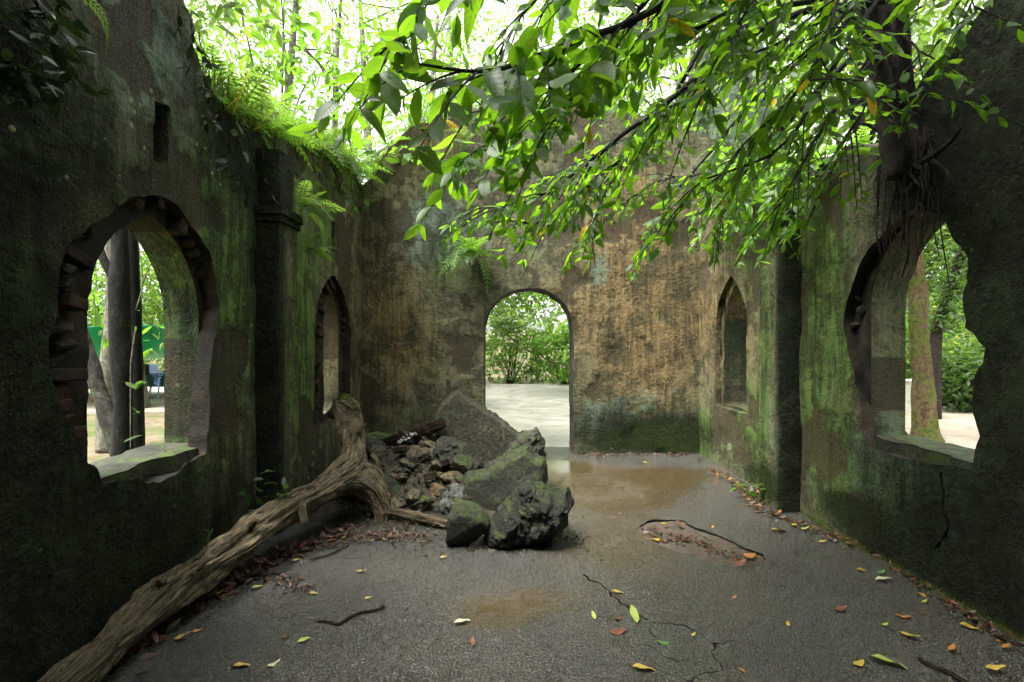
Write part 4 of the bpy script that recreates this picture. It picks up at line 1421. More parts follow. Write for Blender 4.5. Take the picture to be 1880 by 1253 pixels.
def crack_field(ln, ang, seed):
    tw = ang + 0.10 * ln + 0.22 * fbm(np.stack([ln * 2.0, np.cos(ang), np.sin(ang)], 1), 2, seed + 40)
    b = np.stack([ln * 1.3, np.cos(tw) * 4.6, np.sin(tw) * 4.6], 1)
    c = np.stack([ln * 3.4, np.cos(tw) * 12, np.sin(tw) * 12], 1)
    k1 = np.clip(1 - np.abs(fbm(b, 3, seed + 41)) / 0.05, 0, 1)
    k2 = np.clip(1 - np.abs(fbm(c, 2, seed + 42)) / 0.06, 0, 1)
    gate = np.clip(fbm(np.stack([ln * 2.2, np.cos(ang) * 1.4, np.sin(ang) * 1.4], 1), 2, seed + 43) * 3 + 0.3, 0, 1)
    return np.maximum(k1 * gate, 0.5 * k2 * (1 - gate))


def log(root, name, pts, seed, amp, mat, sides=96, step=0.014):
    p = smooth_path(pts, step)
    p[:, 3] *= 0.78 if name == 'trunk' else 0.92
    p[:, 3] *= 1 + 0.20 * fbm(np.stack([np.arange(len(p)) * step * 3.5, np.zeros(len(p)), np.zeros(len(p))], 1), 3, seed + 3)
    base = log_disp(seed, amp)
    V, F, gr = tube_geo(p[:, :3], p[:, 3], sides, lambda V, ln, ang: base(V, ln, ang) - amp * 0.75 * crack_field(ln, ang, seed))
    gr[:, 2] = crack_field(gr[:, 0], gr[:, 1], seed)
    return obj(name, mesh_from(name, V, F, mat, True, None, {'grain': ('FLOAT_VECTOR', gr)}), root)


def px_path(rows):
    return [(*P(x, y, d), r) for x, y, d, r in rows]


lg = thing('fallen_log', 'long pale weathered forked log lying along the left wall onto the rubble', 'log', (-1.6, 3.9, 0))
log(lg, 'trunk', [(-1.93, 1.55, 0.10, 0.10), (-1.90, 1.95, 0.11, 0.105)] + px_path([(225, 1165, 2.42, 0.105), (330, 1075, 2.80, 0.115), (420, 1012, 3.20, 0.125), (520, 943, 3.70, 0.14), (590, 900, 4.1, 0.15), (638, 866, 4.38, 0.16),
                       (652, 835, 4.55, 0.155), (648, 790, 4.75, 0.15), (636, 755, 4.9, 0.14), (629, 742, 4.95, 0.115)]), 3, 0.026, M['wood'])
log(lg, 'root', px_path([(625, 885, 4.32, 0.12), (665, 886, 4.36, 0.12), (690, 902, 4.36, 0.105), (705, 935, 4.34, 0.09), (708, 962, 4.32, 0.075)]), 9, 0.03, M['wood'])
log(lg, 'root', px_path([(640, 860, 4.42, 0.10), (680, 872, 4.5, 0.095), (695, 890, 4.5, 0.06)]), 12, 0.02, M['wood'])
log(lg, 'knot', px_path([(606, 765, 4.95, 0.05), (622, 752, 4.93, 0.085), (640, 752, 4.9, 0.09), (652, 765, 4.88, 0.06)]), 14, 0.03, M['wood'])
for rows_ in ([(455, 985, 3.36, 0.035), (462, 965, 3.33, 0.03), (470, 955, 3.3, 0.022)], [(548, 925, 3.78, 0.04), (556, 948, 3.70, 0.032), (560, 962, 3.68, 0.02)], [(300, 1100, 2.68, 0.04), (296, 1078, 2.66, 0.03), (300, 1068, 2.64, 0.018)], [(640, 800, 4.66, 0.04), (660, 790, 4.62, 0.03), (672, 778, 4.6, 0.015)]):
    log(lg, 'knot', px_path(rows_), 15 + int(rows_[0][0]) % 7, 0.012, M['wood'], 24)
# moss on the upright end
ms = Geo()
for k in range(420):
    t = r_.normal(size=2) * [0.055, 0.05]
    b = np.array(P(632, 742, 4.93)) + [t[0], t[1] * 0.6, 0.075 - abs(t[0]) * 0.5 + r_.uniform(-0.03, 0.01)]
    h = r_.uniform(0.015, 0.045)
    dr = np.array([r_.normal() * 0.4, r_.normal() * 0.4, 1.0])
    sd_ = np.array([r_.normal(), r_.normal(), 0]) * 0.006
    ms.add([b - sd_, b + sd_, b + dr * h], [(0, 1, 2)], 0, tint=r_.random())
obj('moss', ms.mesh('moss', M['grass']), lg)['kind'] = 'stuff'

l2 = thing('fallen_log', 'short dark rotten log dotted with white fungus at the back of the heap', 'log', tuple(P(740, 805, 5.9).xy) + (0,))
log(l2, 'trunk', px_path([(660, 822, 6.0, 0.09), (700, 818, 5.95, 0.10), (745, 803, 5.9, 0.10), (790, 786, 5.85, 0.09), (812, 778, 5.8, 0.085)]), 21, 0.02, M['darkwood'])
fung = plain('white_fungus', (0.72, 0.68, 0.60), 0.6)
fv, ff = rock_geo((0.03, 0.03, 0.012), 5, 1, 4, 0.1)
fme = mesh_from('fungus', fv, ff, fung)
for k in range(34):
    o = bpy.data.objects.new('fungus', fme)
    COL.objects.link(o)
    o.parent = l2
    t = r_.random()
    px, py = 729 + 34 * t + r_.normal() * 1.5, 813 - 17 * t + r_.uniform(-5, 5)
    o.location = P(px, py, 5.80) - l2.location
    o.rotation_euler = tuple(r_.uniform(-0.8, 0.8, 3))
    sc = r_.uniform(0.5, 1.3)
    o.scale = (sc, sc, sc)
l3 = thing('timber_piece', 'split pale root piece lying flat between the forked log and the round boulder', 'log', tuple(G(765, 965).xy) + (0,))
log(l3, 'trunk', px_path([(700, 940, 4.33, 0.05), (730, 945, 4.3, 0.06), (770, 952, 4.25, 0.055), (812, 962, 4.2, 0.045), (828, 966, 4.18, 0.03)]), 25, 0.022, M['wood'])
l4 = thing('broken_branch', 'short orange-brown stub of branch standing beside the log fork', 'branch', tuple(P(690, 870, 4.7).xy) + (0,))
log(l4, 'stem', px_path([(684, 905, 4.62, 0.03), (688, 880, 4.66, 0.032), (692, 850, 4.7, 0.026), (682, 834, 4.72, 0.018)]), 28, 0.008, M['wood'], 20, 0.015)


def stick(label, rows, mat, seed, cat='stick', group=None):
    p = smooth_path([(*G(x, y, 0.010), r * 0.72) for x, y, r in rows], 0.012)
    V, F, gr = tube_geo(p[:, :3], p[:, 3], 8, lambda V, a, b: 0.003 * fbm(V * 40, 2, seed))
    o = obj('stick', mesh_from('stick', V, F, mat, True, None, {'grain': ('FLOAT_VECTOR', gr)}))
    return tag(o, label, cat, group)


stick('thin crooked dark stick lying alone on the floor left of the puddle', [(580, 1141, 0.006), (600, 1141, 0.008), (622, 1146, 0.010), (642, 1134, 0.011), (660, 1126, 0.011), (688, 1121, 0.010), (706, 1114, 0.012)], M['darkwood'], 1)
stick('dark wet stick in the bottom corner of the floor by the right wall', [(1686, 1208, 0.010), (1715, 1225, 0.012), (1745, 1236, 0.014), (1785, 1262, 0.014)], M['darkwood'], 2)
stick('thin twig among litter at the foot of the left wall below the log', [(440, 1062, 0.006), (480, 1058, 0.007), (525, 1050, 0.006)], M['darkwood'], 3)
stick('dark twig on the litter in front of the log fork', [(570, 1028, 0.008), (600, 1020, 0.009), (640, 1002, 0.008)], M['darkwood'], 4)


# ------------------------------------------------------------------ leaves
def leaf_base(L=1.0, W=0.42, seg=6, fold=0.16, droop=0.18, wave=0.0):
    """leaf along +Y, upper side +Z; returns V, F, uv"""
    V, F, UV = [], [], []
    for i in range(seg + 1):
        t = i / seg
        w = W * 0.5 * (math.sin(math.pi * min(1, t * 0.94 + 0.03)) ** 0.8) * (1.12 - 0.3 * t)
        if i in (0, seg):
            w = 0.006
        z = -droop * t * t
        for u in (-1, 0, 1):
            V.append((u * w, t * L, z + fold * w * abs(u) + wave * math.sin(t * 9 + u)))
            UV.append((u, t, 0))
    for i in range(seg):
        for u in (0, 1):
            a = i * 3 + u
            F.append((a, a + 1, a + 4, a + 3))
    return np.array(V), np.array(F), np.array(UV, float)


def simple_leaf(W=0.42, fold=0.12, droop=0.12):
    V = np.array([(0, 0, 0), (W * 0.45, 0.33, fold * W), (W * 0.34, 0.70, fold * W - droop * 0.5), (0, 1, -droop), (-W * 0.34, 0.70, fold * W - droop * 0.5), (-W * 0.45, 0.33, fold * W)], float)
    F = np.array([(0, 1, 2, 3), (0, 3, 4, 5)])
    return V, F


def frames(D, Nrm):
    D = np.asarray(D, float)
    D = D / (np.linalg.norm(D, axis=1)[:, None] + 1e-9)
    S = np.cross(D, Nrm)
    S /= np.linalg.norm(S, axis=1)[:, None] + 1e-9
    N2 = np.cross(S, D)
    return np.stack([S, D, N2], -1)          # columns side, along, up


def scatter(V, F, A, loc, sc, tint, uv=None):
    n, k = len(loc), len(V)
    W = np.einsum('nij,kj->nki', A, V) * np.asarray(sc)[:, None, None] + np.asarray(loc)[:, None, :]
    FF = (F[None] + (np.arange(n) * k)[:, None, None]).reshape(-1, F.shape[1])
    at = {'tint': ('FLOAT', np.repeat(tint, k))}
    if uv is not None:
        at['luv'] = ('FLOAT_VECTOR', np.tile(uv, (n, 1)))
    return W.reshape(-1, 3), FF, at


def rand_dirs(n, r, up=0.0):
    d = r.normal(size=(n, 3))
    d[:, 2] += up
    return d / np.linalg.norm(d, axis=1)[:, None]


BIG = leaf_base()
BIGS = [leaf_base(1, 0.40, 6, 0.18, 0.14), leaf_base(1, 0.45, 6, 0.10, 0.22, 0.02), leaf_base(1, 0.36, 6, 0.30, 0.34, 0.015), leaf_base(1, 0.42, 6, 0.12, 0.02, 0.022), leaf_base(1, 0.34, 6, 0.55, 0.55, 0.02), leaf_base(1, 0.40, 6, -0.2, -0.12, 0.03)]
SIMPLE = simple_leaf()


def leaf_mesh(base, mat, tint):
    V, F, uv = base
    return mesh_from('leaf', V, F, mat, True, None, {'tint': ('FLOAT', np.full(len(V), tint)), 'luv': ('FLOAT_VECTOR', uv)})


def leaf_obj(me, A, loc, sc, root):
    o = bpy.data.objects.new('leaf', me)
    COL.objects.link(o)
    o.parent = root
    m3 = Matrix([[float(v) * float(sc) for v in row] for row in A])
    off = Vector((0, 0, 0)) if root.parent else root.location       # a part's own origin is the world's
    o.matrix_basis = Matrix.Translation(Vector([float(v) for v in loc]) - off) @ m3.to_4x4()
    return o


def shoot_leaves(path, r, size, gap=0.055, start=0.15, spread=0.75, sag=0.35):
    """leaf frames along a twig: alternate leaves and a tuft at the tip"""
    p = resample(path, gap)
    n = len(p)
    T = np.gradient(p, axis=0)
    T /= np.linalg.norm(T, axis=1)[:, None] + 1e-9
    D, L, S, N = [], [], [], []
    i0 = int(n * start)
    for i in range(i0, n):
        reps = 1 if i < n - 1 else 3
        for k in range(reps):
            sd = np.cross(T[i], [0, 0, 1.0])
            sd /= np.linalg.norm(sd) + 1e-9
            side = (1 if (i + k) % 2 else -1)
            d = T[i] * r.uniform(0.35, 0.9) + sd * side * spread * r.uniform(0.5, 1.4) + np.array([0, 0, -sag]) * r.uniform(-0.3, 1.8) + r.normal(size=3) * 0.30
            D.append(d)
            L.append(p[i])
            S.append(size * r.uniform(0.5, 1.25) * (0.75 if i > n - 3 else 1))
            N.append(np.array([0, -0.25, 0.8]) + r.normal(size=3) * 0.6)
    return frames(np.array(D), np.array(N)), np.array(L), np.array(S)


def crown_points(c, rad, n_clump, per, spread, r):
    d = r.normal(size=(n_clump, 3))
    d /= np.linalg.norm(d, axis=1)[:, None]
    cl = np.asarray(c) + d * np.asarray(rad) * (r.uniform(0.25, 1.0, (n_clump, 1)) ** 0.6)
    p = np.repeat(cl, per, 0) + r.normal(size=(n_clump * per, 3)) * spread * np.array([1, 1, 0.55])
    return cl, p


def leaf_cloud(name, p, size, mat, r, parent=None, hang=0.45, base=SIMPLE):
    n = len(p)
    D = r.normal(size=(n, 3)) * [1, 1, 0.45] + [0, 0, -hang]
    A = frames(D, r.normal(size=(n, 3)) * 0.5 + [0, 0, 1.0])
    V, F, at = scatter(base[0], base[1], A, p, size * r.uniform(0.6, 1.25, n), r.random(n) * 0.96)
    return obj(name, mesh_from(name, V, F, M[mat], True, None, at), parent)


# ------------------------------------------------------------------ the tree rooted on the right wall, its branches over the room
def overhanging_tree():
    r = np.random.default_rng(31)
    base = Vector((2.86, 3.45, 2.95))
    t = thing('overhanging_tree', 'dark tree rooted on top of the right wall, leafy branches hanging over the room', 'tree', base)

    def tube_part(name, pts, mat, sides=10, amp=0.0, step=0.05, seed=1):
        p = smooth_path(pts, step)
        V, F, gr = tube_geo(p[:, :3], p[:, 3], sides, (lambda V, a, b: amp * fbm(V * 9, 3, seed)) if amp else None)
        return obj(name, mesh_from(name, V, F, mat, True, None, {'grain': ('FLOAT_VECTOR', gr)}), t)

    tube_part('trunk', px_path([(1680, 330, 3.30, 0.05), (1668, 285, 3.30, 0.09), (1652, 230, 3.32, 0.115), (1640, 150, 3.34, 0.105), (1628, 60, 3.38, 0.10), (1615, -60, 3.40, 0.11), (1590, -260, 3.35, 0.10), (1540, -480, 3.2, 0.08)]),
              M['bark_root'], 20, 0.03, seed=2)
    tube_part('trunk', px_path([(1640, 330, 3.25, 0.03), (1640, 270, 3.27, 0.07), (1625, 180, 3.28, 0.07), (1605, 90, 3.26, 0.06), (1590, -20, 3.2, 0.055), (1560, -200, 3.1, 0.05)]), M['bark_root'], 14, 0.02, seed=3)
    tube_part('trunk', px_path([(1690, 300, 3.2, 0.03), (1672, 200, 3.2, 0.04), (1660, 90, 3.15, 0.035), (1652, -40, 3.1, 0.03)]), M['bark_root'], 10, 0.01, seed=4)
    # aerial roots creeping down the wall face
    for k in range(46):
        x0 = r.uniform(1612, 1704)
        y0 = r.uniform(230, 310)
        x1 = x0 + r.normal() * 16
        y1 = r.uniform(330, 392) if r.random() < 0.66 else r.uniform(400, 520)
        rows = []
        for f in np.linspace(0, 1, 6):
            x, y = x0 + (x1 - x0) * f + r.normal() * 4, y0 + (y1 - y0) * f
            dpt = (XR - 0.04 - 0.05 * r.random()) * FPX / (x - VX)
            rows.append((x, y, dpt, (0.012 if k < 10 else 0.0045) * (1 - 0.7 * f) + 0.0015))
        tube_part('aerial_root', px_path(rows), M['bark_root'], 6, seed=k)
    for rows in ([(1690, 300, 3.05, 0.02), (1715, 285, 2.98, 0.018), (1745, 260, 2.9, 0.012), (1765, 235, 2.8, 0.008)],
                 [(1700, 290, 3.1, 0.016), (1722, 302, 3.02, 0.014), (1740, 318, 2.97, 0.010), (1742, 345, 2.95, 0.006)],
                 [(1640, 260, 3.3, 0.02), (1600, 232, 3.35, 0.014), (1570, 225, 3.4, 0.008)]):
        tube_part('aerial_root', px_path(rows), M['bark_root'], 8, seed=3)

    A, L, S, BO, own = [], [], [], [], []
    limbs = [
        # near, big-leaved shoots at the top of the view
        ([(1640, -120, 2.7), (1400, -90, 2.4), (1180, 30, 2.1), (1000, 92, 1.9), (880, 130, 1.75), (770, 118, 1.6)], 0.022, 0.19),
        ([(1400, -90, 2.4), (1150, -60, 2.1), (960, -50, 1.9), (800, -20, 1.75), (735, 60, 1.65)], 0.018, 0.19),
        ([(1640, -60, 2.9), (1400, 0, 2.7), (1170, 110, 2.6), (960, 230, 2.5), (850, 300, 2.45)], 0.020, 0.18),
        ([(1250, -80, 2.1), (1130, 60, 2.1), (980, 180, 2.1), (870, 205, 2.1)], 0.012, 0.18),
        ([(1640, 0, 3.1), (1420, 40, 3.0), (1240, 170, 3.0), (1080, 300, 3.0), (960, 375, 3.0), (880, 385, 3.0)], 0.022, 0.17),
        ([(1640, -40, 3.2), (1380, 40, 3.2), (1230, 210, 3.2), (1110, 320, 3.2), (1000, 400, 3.2), (960, 410, 3.2)], 0.020, 0.16),
        ([(1600, -100, 3.1), (1350, 10, 3.2), (1220, 200, 3.4), (1120, 340, 3.5), (1085, 430, 3.5)], 0.020, 0.16),
        ([(1620, -40, 3.3), (1480, 100, 3.5), (1340, 240, 3.7), (1240, 350, 3.8), (1190, 430, 3.8)], 0.018, 0.16),
        ([(1630, 40, 3.3), (1480, 190, 3.5), (1380, 300, 3.6), (1330, 390, 3.6), (1310, 425, 3.6)], 0.018, 0.16),
        ([(1630, 80, 3.25), (1550, 180, 3.1), (1480, 290, 3.1), (1430, 385, 3.1)], 0.014, 0.15),
        ([(1640, -90, 3.1), (1540, 60, 2.8), (1440, 190, 2.7), (1370, 260, 2.7)], 0.014, 0.17),
        ([(1630, -30, 3.1), (1530, 120, 2.9), (1430, 270, 2.9), (1290, 340, 3.0), (1240, 400, 3.0)], 0.014, 0.16),
        ([(1610, -140, 3.0), (1440, -60, 2.6), (1330, 80, 2.4), (1290, 170, 2.35)], 0.012, 0.17),
        ([(1500, -180, 2.8), (1330, -60, 2.5), (1150, 60, 2.3), (1030, 200, 2.3), (1000, 260, 2.3)], 0.014, 0.17),
        ([(1640, -150, 3.1), (1560, -40, 2.6), (1520, 60, 2.4), (1490, 150, 2.3)], 0.012, 0.17),
        ([(1650, 0, 3.1), (1700, -60, 2.8), (1760, -40, 2.5), (1790, 20, 2.3)], 0.012, 0.16),
        ([(1660, 60, 3.1), (1690, 100, 2.9), (1700, 170, 2.8)], 0.008, 0.15),
        ([(1500, -250, 2.8), (1250, -160, 2.6), (1050, -60, 2.5), (940, 60, 2.5), (900, 130, 2.5)], 0.014, 0.17),
        ([(1560, -200, 3.1), (1420, -60, 3.4), (1300, 60, 3.7), (1200, 120, 4.0), (1100, 190, 4.2)], 0.016, 0.16),
        ([(1600, -100, 3.2), (1500, 30, 3.7), (1420, 130, 4.2), (1340, 210, 4.6)], 0.014, 0.16),
        ([(1630, 20, 3.3), (1540, 110, 3.7), (1440, 230, 4.0), (1330, 300, 4.2), (1230, 330, 4.3), (1160, 360, 4.3)], 0.014, 0.15),
        ([(1630, 60, 3.3), (1560, 160, 3.6), (1480, 260, 3.9), (1400, 320, 4.1), (1350, 390, 4.1)], 0.012, 0.14),
        ([(1630, -20, 3.3), (1500, 60, 3.6), (1350, 130, 4.0), (1200, 230, 4.3), (1060, 300, 4.4), (980, 340, 4.4)], 0.014, 0.15),
        ([(1600, -120, 3.1), (1400, -40, 2.9), (1250, 30, 2.8), (1120, 110, 2.7), (1040, 150, 2.7)], 0.012, 0.16),
        ([(1620, -60, 3.2), (1520, 30, 3.0), (1400, 90, 2.9), (1290, 150, 2.9), (1200, 240, 2.9)], 0.012, 0.16),
        ([(1620, 90, 3.3), (1590, 180, 3.1), (1560, 250, 3.05), (1520, 330, 3.05)], 0.008, 0.13),
    ]
    for li, (rows, rad, size) in enumerate(limbs):
        size = size * (0.92 if size > 0.175 else 0.74)
        pts = [(*P(x, y, d), rad * (1 - 0.85 * i / (len(rows) - 1))) for i, (x, y, d) in enumerate(rows)]
        p = smooth_path(pts, 0.06)
        p[:, :3] += np.stack([fbm(p[:, :3] * 3 + li, 2, li + k * 5) for k in range(3)], 1) * 0.025
        g = Geo()
        V, F, gr = tube_geo(p[:, :3], np.maximum(p[:, 3] * 1.15, 0.003), 6)
        g.add(V, F)
        n = len(p)
        a, l, s = shoot_leaves(p[int(n * 0.8):, :3], r, size, 0.05, 0.0)
        A.append(a), L.append(l), S.append(s)
        T = np.gradient(p[:, :3], axis=0)
        for i in range(int(n * 0.25), n):
            if r.random() < 0.22:
                continue
            d = T[i] / np.linalg.norm(T[i])
            sd = np.cross(d, [0, 0, 1.0])
            sd /= np.linalg.norm(sd) + 1e-9
            v = d * r.uniform(0.5, 1.0) + sd * r.choice([-1, 1]) * r.uniform(0.3, 0.9) + np.array([0, 0, r.uniform(-0.55, 0.25)])
            v /= np.linalg.norm(v)
            ln = r.uniform(0.16, 0.50)
            tw = np.array([p[i, :3] + v * ln * f + np.array([0, 0, -0.22 * ln * f * f]) for f in np.linspace(0, 1, 6)])
            V, F, gr = tube_geo(tw, np.linspace(0.0055, 0.002, 6), 4)
            g.add(V, F)
            a, l, s = shoot_leaves(tw, r, size * r.uniform(0.75, 1.05), 0.062, 0.25)
            A.append(a), L.append(l), S.append(s)
        BO.append(obj('branch', g.mesh('branch', M['bark_dark']), t))
        own += [li] * (sum(len(q) for q in L) - len(own))
    A, L, S = np.concatenate(A), np.concatenate(L), np.concatenate(S)
    # keep the leaves off the lens and out of the walls
    ok = (L[:, 2] > 2.17) & (L[:, 1] > 1.25) & (L[:, 0] < XR - 0.1) & (np.linalg.norm(L - [0, 0, EYE], axis=1) > 1.35)
    A, L, S, own = A[ok], L[ok], S[ok], np.array(own)[ok]
    px = VX + L[:, 0] / L[:, 1] * FPX
    py = VY - (L[:, 2] - EYE) / L[:, 1] * FPX
    show = S / L[:, 1] * ((px > 0) & (px < 1880) & (py > 0) & (py < 1253))
    order = np.argsort(-show)
    me = [leaf_mesh(b, M['leaf_big'], 0.17 * k) for k, b in enumerate(BIGS)]
    for i in order[:300]:
        leaf_obj(me[r.integers(6)], A[i], L[i], S[i], BO[own[i]])
    rest = order[300:]
    parts = np.array_split(r.permutation(rest), 6)
    Vs, Fs, tn, uvs, k0 = [], [], [], [], 0
    for b, idx in zip(BIGS, parts):
        V, F, at = scatter(b[0], b[1], A[idx], L[idx], S[idx], r.random(len(idx)), b[2])
        Vs.append(V), Fs.append(F + k0), tn.append(at['tint'][1]), uvs.append(at['luv'][1])
        k0 += len(V)
    o = obj('foliage', mesh_from('foliage', np.vstack(Vs), np.vstack(Fs), M['leaf_big'], True, None, {'tint': ('FLOAT', np.concatenate(tn)), 'luv': ('FLOAT_VECTOR', np.vstack(uvs))}), t)
    o['kind'] = 'stuff'
    # unseen crown added overhead to shade the near end of the room
    cl, q = crown_points((1.1, -0.1, 5.9), (3.2, 2.2, 0.9), 92, 44, 0.42, r)
    leaf_cloud('crown', q, 0.19, 'leaf_deep', r, t)
    g = Geo()
    for c in cl[::4]:
        a = np.array(P(1560, -300, 3.2))
        tw = smooth_path([a, (a + c) / 2 + [0, 0, 0.3], c], 0.2)
        V, F, gr = tube_geo(tw, np.linspace(0.03, 0.008, len(tw)), 6)
        g.add(V, F)
    obj('branch', g.mesh('branch', M['bark_dark']), t)


overhanging_tree()


# ------------------------------------------------------------------ plants on and against the walls
def fern_frond(L, droop, r, pairs=15, width=0.30):
    V, F = [], []
    n = pairs
    pos = []
    for i in range(n + 1):
        t = i / n
        pos.append(np.array([0, t * L * (1 - 0.25 * droop * t), L * (0.55 * t - droop * 1.15 * t * t)]))
    pos = np.array(pos)
    for i in range(n):                          # midrib as a thin flat strip
        k = len(V)
        w = 0.006 * L * 2
        V += [pos[i] + [-w, 0, 0], pos[i] + [w, 0, 0], pos[i + 1] + [w, 0, 0], pos[i + 1] + [-w, 0, 0]]
        F.append((k, k + 1, k + 2, k + 3))
    for i in range(2, n + 1):
        t = i / n
        pl = width * L * (math.sin(math.pi * min(1, 0.12 + 0.86 * t)) ** 0.8) * 0.62
        tn = pos[i] - pos[i - 1]
        tn /= np.linalg.norm(tn)
        for sgn in (-1, 1):
            d = np.array([sgn * 0.92, 0, 0]) + tn * 0.42 + np.array([0, 0, -0.12 + r.normal() * 0.08])
            d /= np.linalg.norm(d)
            w = tn * L * 0.024
            tip = pos[i] + d * pl
            mid = pos[i] + d * pl * 0.5
            k = len(V)
            V += [pos[i], mid + w, tip, mid - w]
            F.append((k, k + 1, k + 2, k + 3))
    return np.array(V), np.array(F)


_r = np.random.default_rng(77)
FROND = []
for k in range(6):
    V, F = fern_frond(1.0, 0.35 + 0.12 * k, _r)
    FROND.append((V, F))
FR_ME = {}


def frond_mesh(k, mat):
    if (k, mat) not in FR_ME:
        V, F = FROND[k]
        FR_ME[(k, mat)] = mesh_from('frond', V, F, M[mat], True, None, {'tint': ('FLOAT', np.full(len(V), 0.17 * k))})
    return FR_ME[(k, mat)]


def fern(label, loc, size, n, mat='leaf_lime', group=None, face=None, seed=0, spread=1.0):
    """face: direction the plant leans towards (growing out of a wall), None for upright"""
    r = np.random.default_rng(seed + 500)
    t = thing('fern', label, 'fern', loc, group)
    for k in range(n):
        o = bpy.data.objects.new('frond', frond_mesh(int(r.integers(6)), mat))
        COL.objects.link(o)
        o.parent = t
        if face is None:
            a = 2 * math.pi * k / n + r.normal() * 0.3
        else:
            a = math.atan2(face[1], face[0]) - math.pi / 2 + r.uniform(-1.1, 1.1) * spread
        s = size * r.uniform(0.65, 1.15)
        o.rotation_euler = Euler((r.uniform(0.0, 0.75) if face is None else r.uniform(-0.5, 0.7), r.normal() * 0.2, a), 'XYZ')
        o.rotation_mode = 'XYZ'
        o.scale = (s, s, s)
    return t


def leafy_plant(name, label, cat, loc, stems, leaf, mat, group=None, seed=0, gap=0.06, as_objects=True, bark='bark_root', thick=0.005, sag=0.3):
    """stems: list of polylines in world coordinates"""
    r = np.random.default_rng(seed + 900)
    t = thing(name, label, cat, loc, group)
    A, L, S, own = [], [], [], []
    for st in stems:
        p = smooth_path(st, 0.04)
        V, F, gr = tube_geo(p, np.linspace(thick, 0.0015, len(p)), 5)
        so = obj('stem', mesh_from('stem', V, F, M[bark], True, None, {'grain': ('FLOAT_VECTOR', gr)}), t)
        a, l, s = shoot_leaves(p, r, leaf, gap, 0.12, 0.8, sag)
        A.append(a), L.append(l), S.append(s)
        own += [so] * len(l)
    A, L, S = np.concatenate(A), np.concatenate(L), np.concatenate(S)
    if as_objects:
        me = [leaf_mesh(b, M[mat], 0.15 * k) for k, b in enumerate(BIGS)]
        for i in range(len(L)):
            leaf_obj(me[r.integers(6)], A[i], L[i], S[i], own[i])
    else:
        b = BIGS[1]
        V, F, at = scatter(b[0], b[1], A, L, S, r.random(len(L)), b[2])
        o = obj('foliage', mesh_from('foliage', V, F, M[mat], True, None, at), t)
        o['kind'] = 'stuff'
    return t


ORD = ['first', 'second', 'third', 'fourth', 'fifth', 'sixth', 'seventh', 'eighth', 'ninth', 'tenth', 'eleventh', 'twelfth', 'thirteenth', 'fourteenth', 'fifteenth', 'sixteenth', 'seventeenth', 'eighteenth', 'nineteenth', 'twentieth']


def top_of(profile, s):
    q = sorted(profile)
    return float(np.interp(s, [a for a, b in q], [b for a, b in q]))


# ferns along the top of the left wall
r = np.random.default_rng(41)
for k, Y in enumerate(np.linspace(3.55, 6.9, 17)):
    Y = Y + r.normal() * 0.06
    z = top_of(left_top, Y)
    where = 'by the tall broken end' if k < 5 else ('above the black pilaster' if k < 10 else 'near the back corner')
    fern('bright fern on the left wall top, %s from its tall broken end' % ORD[k], (XL - r.uniform(0.02, 0.30), Y, z - 0.01), r.uniform(0.42, 0.78), int(r.integers(9, 14)), ('leaf_lime', 'leaf_mid', 'leaf_mid')[k % 3], 'ferns on the wall tops', None, k)
for k, X in enumerate(np.linspace(-1.95, 0.2, 9)):
    z = top_of(back_top, X)
    fern('bright fern on the back wall top, %s from the left corner' % ORD[k], (X, YB + r.uniform(0.05, 0.3), z - 0.01), r.uniform(0.40, 0.70), int(r.integers(8, 13)), ('leaf_mid', 'leaf_lime')[k % 2], 'ferns on the wall tops', None, 40 + k)
for k, X in enumerate(np.linspace(0.5, 2.6, 6)):
    z = top_of(back_top, X)
    fern('fern on the back wall top behind hanging branches, %s from the right corner' % ORD[5 - k], (X, YB + r.uniform(0.05, 0.3), z - 0.01), r.uniform(0.30, 0.5), int(r.integers(6, 9)), 'leaf_lime', 'ferns on the wall tops', None, 60 + k)
for k, Y in enumerate(np.linspace(4.0, 6.8, 9)):
    z = top_of(right_top, Y)
    fern('bright fern on the right wall top, %s beyond the rooted tree' % ORD[k], (XR + r.uniform(0.02, 0.3), Y, z - 0.01), r.uniform(0.28, 0.5), int(r.integers(6, 9)), 'leaf_lime', 'ferns on the wall tops', None, 80 + k)
# ferns rooted in wall faces
fern('long-leaved fern growing out of the ledge of the black pilaster', (XL + 0.22, 4.40, 2.80), 0.46, 11, 'leaf_mid', None, (1, 0.1), 101)
fern('small fern drooping from the left wall under the ledge fern', (XL + 0.20, 4.50, 2.45), 0.36, 7, 'leaf_mid', None, (1, 0.3), 102)
fern('fern clump on the back wall above the left of the doorway', (P(868, 470, YB).x, YB - 0.02, P(868, 470, YB).z), 0.66, 18, 'leaf_lime', None, (0, -1), 103)
fern('fern hanging from the back wall near its broken top', (P(855, 262, YB).x, YB - 0.02, P(855, 262, YB).z), 0.40, 9, 'leaf_mid', None, (0, -1), 104)
fern('tiny fern on the moss of the upright log end', P(650, 755, 4.85) + Vector((0, -0.05, 0.06)), 0.14, 6, 'leaf_mid', None, (0.5, -1), 105)
fern('thin fern spray high on the left wall beside the arched window', (XL + 0.01, 2.2, 2.35), 0.22, 4, 'leaf_ivy', None, (1, -0.2), 106)
fern('narrow bright fern frond at the top of the left wall by the dark creeper', (XL + 0.02, 2.28, 3.28), 0.30, 2, 'leaf_mid', None, (1, 0.6), 107)

